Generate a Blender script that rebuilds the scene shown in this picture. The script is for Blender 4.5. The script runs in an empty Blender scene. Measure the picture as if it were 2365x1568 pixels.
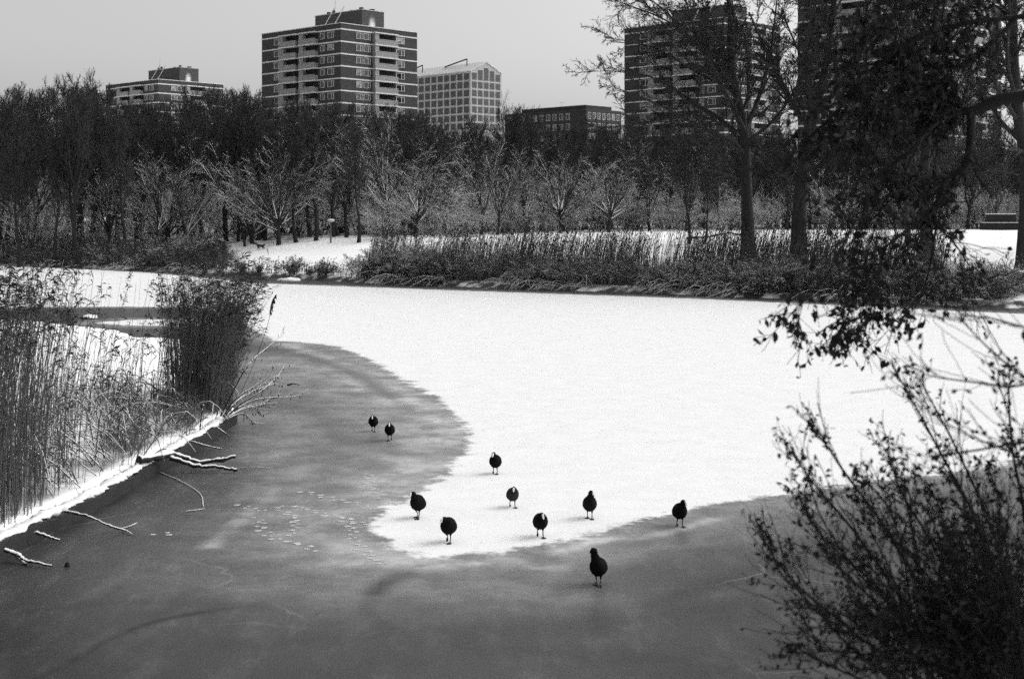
import bpy, math, random
import numpy as np

# ------------------------------------------------------------------ camera, sky, sun
F, CX, HY, CAMH = 3285.0, 1182.5, 500.0, 4.0      # focal length / principal point in a 2365 px wide frame
scene = bpy.context.scene
cam_data = bpy.data.cameras.new("camera")
cam_data.sensor_width = 36.0
cam_data.lens = 50.0
cam_data.shift_y = -0.120
cam_data.clip_start = 0.1
cam_data.clip_end = 6000
cam_data.dof.use_dof = True
cam_data.dof.focus_distance = 48.0
cam_data.dof.aperture_fstop = 4.0
cam = bpy.data.objects.new("camera", cam_data)
scene.collection.objects.link(cam)
cam.location = (0, 0, CAMH)
cam.rotation_euler = (math.radians(90), 0, 0)
scene.camera = cam

SUN_EL, SUN_ROT = math.radians(44), math.radians(75)
world = bpy.data.worlds.new("World")
scene.world = world
world.use_nodes = True
wn = world.node_tree.nodes
wl = world.node_tree.links
for n in list(wn):
    wn.remove(n)
w_out = wn.new("ShaderNodeOutputWorld")
w_bg = wn.new("ShaderNodeBackground")
w_sky = wn.new("ShaderNodeTexSky")
w_sky.sky_type = 'NISHITA'
w_sky.sun_disc = False
w_sky.sun_elevation = SUN_EL
w_sky.sun_rotation = SUN_ROT
w_sky.air_density = 1.0
w_sky.dust_density = 4.0
w_bw = wn.new("ShaderNodeRGBToBW")
wl.new(w_sky.outputs[0], w_bw.inputs[0])
wl.new(w_bw.outputs[0], w_bg.inputs[0])
w_bg.inputs[1].default_value = 0.133
wl.new(w_bg.outputs[0], w_out.inputs[0])

sun_data = bpy.data.lights.new("sun", 'SUN')
sun_data.energy = 0.5
sun_data.angle = math.radians(160)
sun_data.color = (1.0, 0.99, 0.98)
sun = bpy.data.objects.new("sun", sun_data)
scene.collection.objects.link(sun)
sun.rotation_euler = (math.radians(90) - SUN_EL, 0, math.pi - SUN_ROT)

vs = scene.view_settings
vs.view_transform = 'Standard'
vs.look = 'None'
vs.exposure = 0.7
vs.gamma = 1.0
vs.use_curve_mapping = False
scene.cycles.use_denoising = False
scene.cycles.use_adaptive_sampling = True
scene.cycles.adaptive_threshold = 0.038
scene.cycles.adaptive_min_samples = 16
scene.cycles.max_bounces = 5
scene.cycles.diffuse_bounces = 2
scene.cycles.glossy_bounces = 2
scene.cycles.transmission_bounces = 2
scene.cycles.transparent_max_bounces = 4

# ------------------------------------------------------------------ helpers
C = scene.collection.objects
V = lambda *a: np.array(a, dtype=float)


def W(px, py, Y):
    """point seen at frame position (px, py), Y metres ahead of the camera"""
    return V((px - CX) * Y / F, Y, CAMH - (py - HY) * Y / F)


def ICE(px, py):
    Y = CAMH * F / (py - HY)
    return ((px - CX) * Y / F, Y)


def tag(o, label=None, cat=None, group=None, kind=None):
    if label: o['label'] = label
    if cat: o['category'] = cat
    if group: o['group'] = group
    if kind: o['kind'] = kind
    return o


def thing(name, label, cat, loc=(0, 0, 0), rz=0.0, group=None):
    o = bpy.data.objects.new(name, None)
    o.empty_display_size = 0.3
    C.link(o)
    o.location = tuple(float(v) for v in loc)
    o.rotation_euler = (0, 0, rz)
    return tag(o, label, cat, group)


class Acc:
    """collects geometry and builds ONE mesh object from it"""
    def __init__(self):
        self.v, self.q, self.t, self.qm, self.tm, self.n = [], [], [], [], [], 0

    def add(self, v, q=None, t=None, m=0):
        v = np.asarray(v, float).reshape(-1, 3)
        if q is not None and len(q):
            q = np.asarray(q, int).reshape(-1, 4)
            self.q.append(q + self.n); self.qm.append(np.full(len(q), m))
        if t is not None and len(t):
            t = np.asarray(t, int).reshape(-1, 3)
            self.t.append(t + self.n); self.tm.append(np.full(len(t), m))
        self.v.append(v); self.n += len(v)
        return self

    def mesh(self, name, mats, smooth=True):
        me = bpy.data.meshes.new(name)
        v = np.concatenate(self.v) if self.v else np.zeros((0, 3))
        q = np.concatenate(self.q) if self.q else np.zeros((0, 4), int)
        t = np.concatenate(self.t) if self.t else np.zeros((0, 3), int)
        me.vertices.add(len(v))
        me.vertices.foreach_set("co", v.astype(np.float32).ravel())
        me.loops.add(q.size + t.size)
        me.loops.foreach_set("vertex_index", np.concatenate([q.ravel(), t.ravel()]).astype(np.int32))
        me.polygons.add(len(q) + len(t))
        st = np.concatenate([np.arange(len(q)) * 4, q.size + np.arange(len(t)) * 3]).astype(np.int32)
        me.polygons.foreach_set("loop_start", st)
        me.polygons.foreach_set("loop_total", np.concatenate([np.full(len(q), 4), np.full(len(t), 3)]).astype(np.int32))
        mi = np.concatenate((self.qm + self.tm) or [np.zeros(0)]).astype(np.int32)
        me.polygons.foreach_set("material_index", mi)
        me.polygons.foreach_set("use_smooth", np.full(len(mi), smooth))
        for m in (mats if isinstance(mats, (list, tuple)) else [mats]):
            me.materials.append(m)
        me.update(calc_edges=True)
        me.validate()
        return me

    def build(self, name, mats, parent=None, smooth=True):
        o = bpy.data.objects.new(name, self.mesh(name, mats, smooth))
        C.link(o)
        if parent: o.parent = parent
        return o

    # --- primitives
    def box(self, x0, x1, y0, y1, z0, z1, m=0):
        v = [(x0, y0, z0), (x1, y0, z0), (x1, y1, z0), (x0, y1, z0), (x0, y0, z1), (x1, y0, z1), (x1, y1, z1), (x0, y1, z1)]
        q = [(0, 3, 2, 1), (4, 5, 6, 7), (0, 1, 5, 4), (1, 2, 6, 5), (2, 3, 7, 6), (3, 0, 4, 7)]
        return self.add(v, q, m=m)

    def tubes(self, P, R, sides=4, m=0, rng=None):
        """P (M,K,3), R (M,K): M tapered tubes"""
        P = np.asarray(P, float); R = np.asarray(R, float)
        if P.ndim == 2: P = P[None]; R = R[None]
        M, K, _ = P.shape
        T = np.gradient(P, axis=1)
        T /= np.linalg.norm(T, axis=2, keepdims=True) + 1e-9
        T0 = T[:, 0]
        ref = np.where(np.abs(T0[:, 2:3]) > 0.9, V(1, 0, 0), V(0, 0, 1))
        e1 = ref[:, None] - T * np.sum(ref[:, None] * T, 2, keepdims=True)
        nn = np.linalg.norm(e1, axis=2, keepdims=True)
        alt = V(0, 1, 0) - T * T[..., 1:2]
        e1 = np.where(nn < 0.05, alt, e1)
        e1 /= np.linalg.norm(e1, axis=2, keepdims=True) + 1e-9
        e2 = np.cross(T, e1)
        a = np.arange(sides) / sides * 2 * np.pi
        v = P[:, :, None] + R[:, :, None, None] * (np.cos(a)[:, None] * e1[:, :, None] + np.sin(a)[:, None] * e2[:, :, None])
        idx = np.arange(M * K * sides).reshape(M, K, sides)
        i0, i1 = idx[:, :-1], idx[:, 1:]
        q = np.stack([i0, np.roll(i0, -1, 2), np.roll(i1, -1, 2), i1], -1).reshape(-1, 4)
        self.add(v, q, m=m)
        if sides > 3:                    # cap both ends of thicker tubes
            for k, flip in ((0, True), (K - 1, False)):
                cap = v[:, k].reshape(-1, 3)
                ctr = P[:, k]
                n = len(ctr)
                ci = np.arange(n * sides).reshape(n, sides)
                cc = (n * sides + np.arange(n))[:, None].repeat(sides, 1)
                t = np.stack([ci, np.roll(ci, -1, 1), cc], -1).reshape(-1, 3)
                if flip: t = t[:, ::-1]
                self.add(np.concatenate([cap, ctr]), t=t, m=m)
        return self

    def ribbons(self, P, Wd, side, m=0):
        """flat blades: P (M,K,3), Wd (M,K) half widths, side (M,3)"""
        P = np.asarray(P, float)
        M, K, _ = P.shape
        s = side / (np.linalg.norm(side, axis=1, keepdims=True) + 1e-9)
        a = P + Wd[..., None] * s[:, None]
        b = P - Wd[..., None] * s[:, None]
        v = np.stack([a, b], 2)
        idx = np.arange(M * K * 2).reshape(M, K, 2)
        q = np.stack([idx[:, :-1, 0], idx[:, :-1, 1], idx[:, 1:, 1], idx[:, 1:, 0]], -1).reshape(-1, 4)
        return self.add(v, q, m=m)

    def loft(self, S, seg=18, m=0, wob=0.0, rng=None):
        """S rows: centre x,y,z, half width, half height: one closed skin along a spine"""
        S = np.asarray(S, float)
        c, w, h = S[:, :3], S[:, 3], S[:, 4]
        T = np.gradient(c, axis=0); T /= np.linalg.norm(T, axis=1, keepdims=True) + 1e-9
        right = np.cross(T, V(0, 0, 1)); bad = np.linalg.norm(right, axis=1) < 0.2
        right[bad] = V(1, 0, 0)
        right /= np.linalg.norm(right, axis=1, keepdims=True)
        up = np.cross(right, T)
        a = np.arange(seg) / seg * 2 * np.pi
        v = c[:, None] + w[:, None, None] * np.cos(a)[None, :, None] * right[:, None] + h[:, None, None] * np.sin(a)[None, :, None] * up[:, None]
        if wob and rng is not None:
            v = v + (v - c[:, None]) * rng.normal(0, wob, v.shape[:2])[..., None]
        K = len(S)
        idx = np.arange(K * seg).reshape(K, seg)
        q = np.stack([idx[:-1], np.roll(idx[:-1], -1, 1), np.roll(idx[1:], -1, 1), idx[1:]], -1).reshape(-1, 4)
        vv = np.concatenate([v.reshape(-1, 3), c[:1], c[-1:]])
        t0 = np.stack([np.roll(idx[0], -1), idx[0], np.full(seg, K * seg)], -1)
        t1 = np.stack([idx[-1], np.roll(idx[-1], -1), np.full(seg, K * seg + 1)], -1)
        return self.add(vv, q, np.concatenate([t0, t1]), m)

    def leaves(self, P, D, L, Wd, rng, m=0):
        """folded withered leaves: base P (N,3), direction D, length L, half width"""
        N = len(P)
        D = D / (np.linalg.norm(D, axis=1, keepdims=True) + 1e-9)
        r = rng.normal(size=(N, 3))
        S = np.cross(D, r); S /= np.linalg.norm(S, axis=1, keepdims=True) + 1e-9
        U = np.cross(S, D)
        L = L[:, None]; Wd = Wd[:, None]
        curl = rng.uniform(-0.3, 0.3, (N, 1)) * L
        mid = P + D * L * 0.5 + U * curl * 0.5
        tip = P + D * L + U * curl * -0.6
        q1 = P + D * L * 0.12
        a1 = P + D * L * 0.45 + S * Wd + U * Wd * 0.5
        b1 = P + D * L * 0.45 - S * Wd + U * Wd * 0.5
        a2 = P + D * L * 0.8 + S * Wd * 0.6 + U * (Wd * 0.3 + curl * -0.3)
        b2 = P + D * L * 0.8 - S * Wd * 0.6 + U * (Wd * 0.3 + curl * -0.3)
        v = np.stack([P, a1, a2, tip, b2, b1, mid], 1)
        b = (np.arange(N) * 7)[:, None]
        t = np.concatenate([b + [0, 1, 6], b + [0, 6, 5]])
        q = np.concatenate([b + [1, 2, 3, 6], b + [6, 3, 4, 5]])
        return self.add(v, q, t, m)


def smooth_curve(pts, n):
    """Catmull-Rom through pts (rows of any width) -> n samples"""
    p = np.asarray(pts, float)
    p = np.concatenate([[2 * p[0] - p[1]], p, [2 * p[-1] - p[-2]]])
    k = len(p) - 3
    u = np.linspace(0, k - 1e-6, n)
    i = u.astype(int); t = (u - i)[:, None]
    a, b, c, d = p[i], p[i + 1], p[i + 2], p[i + 3]
    return 0.5 * (2 * b + (c - a) * t + (2 * a - 5 * b + 4 * c - d) * t ** 2 + (3 * b - a - 3 * c + d) * t ** 3)


def copy_tree(o, parent=None):
    c = o.copy(); C.link(c)
    if parent: c.parent = parent
    for ch in [x for x in o.children]:
        copy_tree(ch, c)
    return c


def sd_poly(poly, X, Y):
    """signed distance to a polygon, positive inside"""
    p = np.asarray(poly, float)
    d = np.full(X.shape, 1e9); ins = np.zeros(X.shape, bool)
    for i in range(len(p)):
        a, b = p[i], p[(i + 1) % len(p)]
        ab = b - a
        t = np.clip(((X - a[0]) * ab[0] + (Y - a[1]) * ab[1]) / (ab @ ab + 1e-12), 0, 1)
        d = np.minimum(d, np.hypot(X - a[0] - t * ab[0], Y - a[1] - t * ab[1]))
        if a[1] != b[1]:
            cross = (a[1] > Y) != (b[1] > Y)
            ins ^= cross & (X < (b[0] - a[0]) * (Y - a[1]) / (b[1] - a[1]) + a[0])
    return np.where(ins, d, -d)


def d_line(line, X, Y):
    p = np.asarray(line, float)
    d = np.full(X.shape, 1e9)
    for a, b in zip(p[:-1], p[1:]):
        ab = b - a
        t = np.clip(((X - a[0]) * ab[0] + (Y - a[1]) * ab[1]) / (ab @ ab + 1e-12), 0, 1)
        d = np.minimum(d, np.hypot(X - a[0] - t * ab[0], Y - a[1] - t * ab[1]))
    return d


def sstep(a, b, x):
    t = np.clip((x - a) / (b - a), 0, 1)
    return t * t * (3 - 2 * t)


# ------------------------------------------------------------------ materials
def mat(name):
    m = bpy.data.materials.new(name)
    m.use_nodes = True
    nt = m.node_tree
    b = nt.nodes["Principled BSDF"]
    return m, nt, b


def mixc(nt, fac, a, b):
    n = nt.nodes.new("ShaderNodeMix"); n.data_type = 'RGBA'
    for s, v in ((n.inputs[0], fac), (n.inputs[6], a), (n.inputs[7], b)):
        if isinstance(v, bpy.types.NodeSocket): nt.links.new(v, s)
        elif isinstance(v, (int, float)) and s is not n.inputs[0]: s.default_value = (v, v, v, 1)
        else: s.default_value = v
    return n.outputs[2]


def noise(nt, scale, detail=4, coord=None, rough=0.55, kind='Object'):
    n = nt.nodes.new("ShaderNodeTexNoise")
    n.inputs['Scale'].default_value = scale
    n.inputs['Detail'].default_value = detail
    n.inputs['Roughness'].default_value = rough
    if coord is None:
        tc = nt.nodes.new("ShaderNodeTexCoord"); coord = tc.outputs[kind]
    nt.links.new(coord, n.inputs['Vector'])
    return n.outputs['Fac']


def ramp(nt, fac, a, b, va=0.0, vb=1.0):
    n = nt.nodes.new("ShaderNodeMapRange")
    n.interpolation_type = 'SMOOTHSTEP'
    n.inputs[1].default_value, n.inputs[2].default_value = a, b
    n.inputs[3].default_value, n.inputs[4].default_value = va, vb
    nt.links.new(fac, n.inputs[0])
    return n.outputs[0]


def math_node(nt, op, a, b=None):
    n = nt.nodes.new("ShaderNodeMath"); n.operation = op
    for s, v in zip(n.inputs, (a, b)):
        if v is None: continue
        if isinstance(v, bpy.types.NodeSocket): nt.links.new(v, s)
        else: s.default_value = v
    return n.outputs[0]


def plain(name, v, rough=0.8, var=0.25, scale=3.0, spec=0.3):
    m, nt, b = mat(name)
    f = noise(nt, scale)
    nt.links.new(mixc(nt, f, v * (1 - var), v * (1 + var)), b.inputs['Base Color'])
    b.inputs['Roughness'].default_value = rough
    b.inputs['Specular IOR Level'].default_value = spec
    return m


def snowy(name, base, thr=0.45, soft=0.25, snow=0.8, nscale=2.5, namp=0.5, var=0.35, rough=0.9):
    """bark, wood or stalks with snow lying on the faces that look up"""
    m, nt, b = mat(name)
    g = nt.nodes.new("ShaderNodeNewGeometry")
    s = nt.nodes.new("ShaderNodeSeparateXYZ")
    nt.links.new(g.outputs['Normal'], s.inputs[0])
    nz = noise(nt, nscale, 3, g.outputs['Position'])
    h = math_node(nt, 'ADD', s.outputs[2], math_node(nt, 'MULTIPLY', math_node(nt, 'SUBTRACT', nz, 0.5), namp * 2))
    fac = ramp(nt, h, thr - soft, thr + soft)
    bark = mixc(nt, noise(nt, 6, 4), base * (1 - var), base * (1 + var))
    nt.links.new(mixc(nt, fac, bark, snow), b.inputs['Base Color'])
    b.inputs['Roughness'].default_value = rough
    b.inputs['Specular IOR Level'].default_value = 0.15
    return m


M = {}
M['bark'] = snowy('dark_bark', 0.036, thr=1.2, soft=0.3, namp=0.5)
M['twig'] = snowy('dark_twigs', 0.048, thr=1.35, soft=0.3, namp=0.4)
M['bark_snow'] = snowy('snow_lined_bark', 0.028, thr=0.62, soft=0.2, namp=0.35)
M['limb_snow'] = snowy('snow_lined_limbs', 0.028, thr=0.36, soft=0.2, namp=0.35, nscale=1.5)
M['twig_snow'] = snowy('snow_lined_twigs', 0.035, thr=0.60, soft=0.35, namp=0.4)
M['shrub_snow'] = snowy('snowy_shrub_twigs', 0.045, thr=0.44, soft=0.4, namp=0.6, nscale=1.2)
M['bramble'] = snowy('bramble_stalks', 0.07, thr=0.78, soft=0.35, namp=0.6, nscale=1.5)
M['bent'] = snowy('bent_stalks', 0.10, thr=0.45, soft=0.25, namp=0.4)
M['log'] = snowy('snow_capped_wood', 0.03, thr=0.52, soft=0.16, namp=0.45, nscale=5, snow=0.84)
M['reed'] = plain('dry_reed', 0.095, 0.85, 0.5, 30, 0.1)
M['reed_far'] = plain('dry_reed_far', 0.06, 0.85, 0.5, 3, 0.1)
M['grass'] = plain('dry_grass', 0.12, 0.9, 0.6, 2, 0.05)
M['plume'] = plain('reed_plume', 0.035, 0.95, 0.4, 20, 0.05)
M['leaf'] = plain('withered_leaf', 0.012, 0.8, 0.5, 25, 0.2)
M['bough'] = snowy('foreground_bark', 0.011, thr=1.25, soft=0.35, namp=0.5, nscale=8, snow=0.45)
M['brick'] = plain('dark_brick', 0.060, 0.9, 0.18, 0.8, 0.2)
M['band'] = plain('white_concrete_band', 0.68, 0.8, 0.1, 0.7)
M['panel'] = plain('balcony_panel', 0.27, 0.7, 0.15, 2.0)
M['frame'] = plain('window_frame', 0.5, 0.6, 0.05, 2.0)
M['frame_grey'] = plain('grey_window_frame', 0.12, 0.6, 0.1, 2.0)
M['glass_grey'] = plain('grey_glass', 0.045, 0.2, 0.6, 0.25, 0.4)
M['dark'] = plain('dark_opening', 0.02, 0.9, 0.3, 2.0)
M['metal'] = plain('grey_metal', 0.4, 0.4, 0.1, 4.0, 0.5)
M['pale'] = plain('pale_concrete', 0.36, 0.85, 0.08, 0.3)
M['feather'] = plain('black_feathers', 0.007, 0.9, 0.5, 60, 0.05)
M['feather_grey'] = plain('grey_black_feathers', 0.028, 0.9, 0.5, 60, 0.05)
M['bill'] = plain('white_bill', 0.75, 0.5, 0.05, 50)
M['leg'] = plain('dark_leg', 0.03, 0.6, 0.3, 50)
M['dog'] = plain('dog_coat', 0.015, 0.8, 0.4, 10)
M['birch'] = plain('pale_birch_bark', 0.28, 0.9, 0.5, 2.5)


def glass_mat():
    m, nt, b = mat('window_glass')
    oi = nt.nodes.new("ShaderNodeObjectInfo")
    cur = ramp(nt, oi.outputs['Random'], 0.62, 0.9, 0.0, 1.0)
    st = noise(nt, 1.1, 2)
    f = math_node(nt, 'MULTIPLY', cur, ramp(nt, st, 0.35, 0.65))
    nt.links.new(mixc(nt, f, 0.015, 0.38), b.inputs['Base Color'])
    b.inputs['Roughness'].default_value = 0.12
    b.inputs['Specular IOR Level'].default_value = 0.5
    return m


M['glass'] = glass_mat()


def snow_ground_mat():
    m, nt, b = mat('snow_ground')
    at = nt.nodes.new("ShaderNodeAttribute"); at.attribute_name = 'litter'
    g = nt.nodes.new("ShaderNodeNewGeometry")
    n1 = noise(nt, 0.9, 6, g.outputs['Position'])
    n2 = noise(nt, 5.0, 5, g.outputs['Position'])
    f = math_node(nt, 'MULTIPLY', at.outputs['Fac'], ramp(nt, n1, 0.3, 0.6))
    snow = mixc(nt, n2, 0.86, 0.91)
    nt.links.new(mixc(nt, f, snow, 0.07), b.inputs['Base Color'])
    b.inputs['Roughness'].default_value = 0.9
    b.inputs['Specular IOR Level'].default_value = 0.1
    bp = nt.nodes.new("ShaderNodeBump"); bp.inputs['Strength'].default_value = 0.12; bp.inputs['Distance'].default_value = 0.1
    nt.links.new(n2, bp.inputs['Height']); nt.links.new(bp.outputs[0], b.inputs['Normal'])
    return m


def ice_mat():
    m, nt, b = mat('frozen_pond')
    g = nt.nodes.new("ShaderNodeNewGeometry")
    pos = g.outputs['Position']

    def attr(nm):
        a = nt.nodes.new("ShaderNodeAttribute"); a.attribute_name = nm
        return a.outputs['Fac']
    sd, dust, dark = attr('snow_dist'), attr('dust'), attr('dark_ice_and_shade')
    n_big = noise(nt, 0.35, 6, pos)
    n_mid = noise(nt, 1.6, 7, pos, 0.65)
    n_fine = noise(nt, 7.0, 6, pos, 0.7)
    mp = nt.nodes.new("ShaderNodeMapping")
    mp.inputs['Scale'].default_value = (2.2, 0.8, 1.0)
    mp.inputs['Rotation'].default_value = (0, 0, 0.5)
    nt.links.new(pos, mp.inputs[0])
    n_str = noise(nt, 1.2, 7, mp.outputs[0], 0.65)
    dark = math_node(nt, 'MULTIPLY', dark, ramp(nt, n_mid, 0.3, 0.6, 0.4, 1.0))
    vo = nt.nodes.new("ShaderNodeTexVoronoi"); vo.feature = 'DISTANCE_TO_EDGE'; vo.inputs['Scale'].default_value = 0.33
    wp = nt.nodes.new("ShaderNodeVectorMath"); wp.operation = 'ADD'
    wc = nt.nodes.new("ShaderNodeTexNoise"); wc.inputs['Scale'].default_value = 0.9; wc.inputs['Detail'].default_value = 5
    nt.links.new(pos, wc.inputs['Vector']); nt.links.new(pos, wp.inputs[0]); nt.links.new(wc.outputs['Color'], wp.inputs[1]); nt.links.new(wp.outputs[0], vo.inputs['Vector'])
    crack = math_node(nt, 'MULTIPLY', ramp(nt, vo.outputs['Distance'], 0.002, 0.009, 1.0, 0.0), ramp(nt, n_big, 0.48, 0.62))
    # ragged edge of the snow sheet
    e = math_node(nt, 'ADD', sd, math_node(nt, 'MULTIPLY', math_node(nt, 'SUBTRACT', n_mid, 0.5), 0.95))
    e = math_node(nt, 'ADD', e, math_node(nt, 'MULTIPLY', math_node(nt, 'SUBTRACT', n_fine, 0.5), 0.6))
    snow = ramp(nt, e, -0.10, 0.14)
    # thin wind-blown dusting that fades away from the sheet
    near = ramp(nt, sd, -1.8, 0.1, 0.0, 0.40)
    n_spk = noise(nt, 38.0, 2, pos, 0.5)
    n_blot = noise(nt, 0.8, 5, mp.outputs[0] if False else pos, 0.6)
    d2 = math_node(nt, 'ADD', dust, near)
    d2 = math_node(nt, 'MULTIPLY', d2, ramp(nt, n_mid, 0.3, 0.66, 0.6, 1.05))
    d2 = math_node(nt, 'MULTIPLY', d2, ramp(nt, n_fine, 0.3, 0.7, 0.75, 1.0))
    d2 = math_node(nt, 'ADD', d2, ramp(nt, n_str, 0.45, 0.8, 0.0, 0.10))
    d2 = math_node(nt, 'MULTIPLY', d2, ramp(nt, n_blot, 0.3, 0.65, 0.65, 1.15))
    d2 = math_node(nt, 'ADD', d2, math_node(nt, 'MULTIPLY', ramp(nt, n_spk, 0.66, 0.76, 0.0, 0.16), ramp(nt, n_mid, 0.4, 0.6)))
    d2 = math_node(nt, 'MULTIPLY', d2, math_node(nt, 'SUBTRACT', 1.0, dark))
    ice = mixc(nt, n_big, 0.036, 0.066)
    ice = mixc(nt, math_node(nt, 'MULTIPLY', dark, 0.8), ice, 0.02)
    d2 = math_node(nt, 'ADD', d2, math_node(nt, 'MULTIPLY', crack, 0.10))
    dusted = mixc(nt, d2, ice, 0.62)
    col = mixc(nt, snow, dusted, mixc(nt, ramp(nt, n_mid, 0.3, 0.7), 0.74, 0.80))
    nt.links.new(col, b.inputs['Base Color'])
    allsnow = math_node(nt, 'MINIMUM', math_node(nt, 'ADD', snow, d2), 1.0)
    nt.links.new(ramp(nt, allsnow, 0.0, 1.0, 0.38, 0.95), b.inputs['Roughness'])
    nt.links.new(math_node(nt, 'MULTIPLY', ramp(nt, snow, 0.0, 1.0, 0.18, 0.05), math_node(nt, 'SUBTRACT', 1.0, math_node(nt, 'MULTIPLY', dark, 0.6))), b.inputs['Specular IOR Level'])
    b.inputs['IOR'].default_value = 1.31
    bp = nt.nodes.new("ShaderNodeBump"); bp.inputs['Strength'].default_value = 0.25; bp.inputs['Distance'].default_value = 0.02
    nt.links.new(n_fine, bp.inputs['Height']); nt.links.new(bp.outputs[0], b.inputs['Normal'])
    return m


# ------------------------------------------------------------------ terrain and ice
FAR_SHORE = [(-1400, 575), (-600, 592), (0, 612), (300, 625), (453, 632), (665, 643), (851, 654), (1058, 662), (1587, 681), (2365, 713), (3000, 745)]
far_line = [ICE(*p) for p in FAR_SHORE]
FAR_LAND = far_line + [(150, 35), (3000, 60), (3000, 3000), (-3000, 3000), (-3000, far_line[0][1] + 20)]
bank_edge = [(-6.10, 16.95), (-5.88, 18.88), (-5.76, 20.5), (-5.69, 22.2), (-5.54, 25.3), (-5.48, 27.5)]
LEFT_LAND = [(-6.75, 5), (-6.4, 12)] + bank_edge + [(-5.75, 29.2), (-6.3, 31.5), (-7.2, 35), (-8.4, 39), (-9.05, 41.7), (-10.4, 44.4), (-11.6, 44.7), (-13.1, 47.8),
             (-16.95, 51.5), (-21, 53.6), (-30, 55), (-90, 58), (-90, -40), (-6.9, -40)]
NEAR_LAND = [(-7.5, 8.5), (-3, 9.4), (2, 9.6), (6, 10.2), (14, 12), (60, 16), (60, -40), (-7.5, -40)]


def ground_z(X, Y):
    X = np.asarray(X, float); Y = np.asarray(Y, float)
    df = sd_poly(FAR_LAND, X, Y)
    zf = np.where(df > 0, 0.28 * sstep(0, 0.5, df) + 2.0 * sstep(0.3, 21, df) + 0.3 * sstep(21, 80, df), -0.7 * sstep(0, 1.0, -df))
    dl = sd_poly(LEFT_LAND, X, Y)
    zl = np.where(dl > 0, 0.24 * sstep(0, 0.12, dl) + 0.14 * sstep(0.2, 3, dl), -0.7 * sstep(0, 0.6, -dl))
    dn = sd_poly(NEAR_LAND, X, Y)
    zn = np.where(dn > 0, 0.25 * sstep(0, 0.4, dn) + 1.95 * np.clip((dn - 0.3) / 7.5, 0, 1), -0.7 * sstep(0, 1, -dn))
    return np.maximum(np.maximum(zf, zl), zn)


def gz(x, y):
    return float(ground_z(np.array([x]), np.array([y]))[0])


def G(px, py, Y0=60.0, Y1=260.0):
    """where the view ray at a frame position first meets the land"""
    Ys = np.arange(Y0, Y1, 0.25)
    Xs = (px - CX) * Ys / F
    zr = CAMH - (py - HY) * Ys / F
    hit = np.nonzero(ground_z(Xs, Ys) >= zr)[0]
    k = hit[0] if len(hit) else len(Ys) - 1
    return V(Xs[k], Ys[k], gz(Xs[k], Ys[k]))


def axis(segs):
    out = []
    for a, b, s in segs:
        out.append(np.arange(a, b, s))
    return np.unique(np.round(np.concatenate(out + [[segs[-1][1]]]), 4))


def grid_obj(name, xs, ys, zfun, material, attrs):
    X, Y = np.meshgrid(xs, ys)
    Z = zfun(X, Y)
    a = Acc()
    nx, ny = len(xs), len(ys)
    idx = np.arange(nx * ny).reshape(ny, nx)
    q = np.stack([idx[:-1, :-1], idx[:-1, 1:], idx[1:, 1:], idx[1:, :-1]], -1).reshape(-1, 4)
    a.add(np.stack([X, Y, Z], -1), q)
    o = a.build(name, material)
    for nm, fn in attrs.items():
        at = o.data.attributes.new(nm, 'FLOAT', 'POINT')
        at.data.foreach_set('value', fn(X, Y).astype(np.float32).ravel())
    tag(o, kind='structure')
    return o


rs = np.random.default_rng(5)


def wood_front(x):
    """where the edge of the wood stands (Y) at world x"""
    return np.interp(x, [-70, -45, -25, -18, -8, 0, 10, 60], [121, 118, 116, 115, 122, 138, 150, 150])


gx = axis([(-1500, -200, 100), (-200, -80, 12), (-80, -30, 2), (-30, 45, 0.6), (45, 90, 3), (90, 200, 12), (200, 1500, 100)])
gx = np.unique(np.concatenate([gx, np.arange(-7.5, -4.8, 0.08)]))
gy = axis([(-40, 4, 2), (4, 60, 0.6), (60, 125, 0.6), (125, 200, 3), (200, 400, 20), (400, 3000, 200)])
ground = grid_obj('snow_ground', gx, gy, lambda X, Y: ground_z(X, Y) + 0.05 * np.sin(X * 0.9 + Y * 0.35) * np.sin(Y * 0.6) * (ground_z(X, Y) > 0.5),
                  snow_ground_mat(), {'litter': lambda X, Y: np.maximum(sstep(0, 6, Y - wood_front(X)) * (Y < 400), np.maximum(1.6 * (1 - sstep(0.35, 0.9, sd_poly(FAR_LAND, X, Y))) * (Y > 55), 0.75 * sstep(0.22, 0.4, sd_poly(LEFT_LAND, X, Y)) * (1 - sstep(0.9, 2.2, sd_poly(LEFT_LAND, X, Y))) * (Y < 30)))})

# bare grey ice round the snow sheet, traced on the pond surface
GREY = [(-900, 716), (-200, 714), (100, 709), (300, 708), (480, 711), (545, 735), (590, 765), (640, 787), (700, 790), (780, 800), (850, 830), (920, 870), (1000, 915), (1050, 955),
        (1080, 990), (1075, 1040), (1030, 1090), (960, 1140), (900, 1170), (868, 1190), (858, 1215), (875, 1245), (920, 1270), (980, 1285), (1070, 1282),
        (1150, 1275), (1250, 1260), (1340, 1240), (1450, 1210), (1560, 1183), (1640, 1165), (1750, 1150), (1850, 1135), (2050, 1110), (2150, 1095),
        (2250, 1083), (2365, 1060), (3200, 1020)]
grey_poly = [ICE(*p) for p in GREY] + [(60, 5), (-60, 5), (-60, 60)]
grey_stripe = [ICE(*p) for p in [(215, 746), (300, 738), (480, 737), (560, 745), (500, 754), (300, 752)]]
FAR_EDGE = [(-1400, 577), (-600, 594), (0, 614), (200, 622), (330, 629), (453, 640), (580, 654), (760, 660), (1058, 671), (1587, 689), (2365, 725), (3000, 760)]
far_strip = [ICE(*p) for p in FAR_EDGE] + [(150, 30), (3000, 400), (-3000, 400)]


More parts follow.
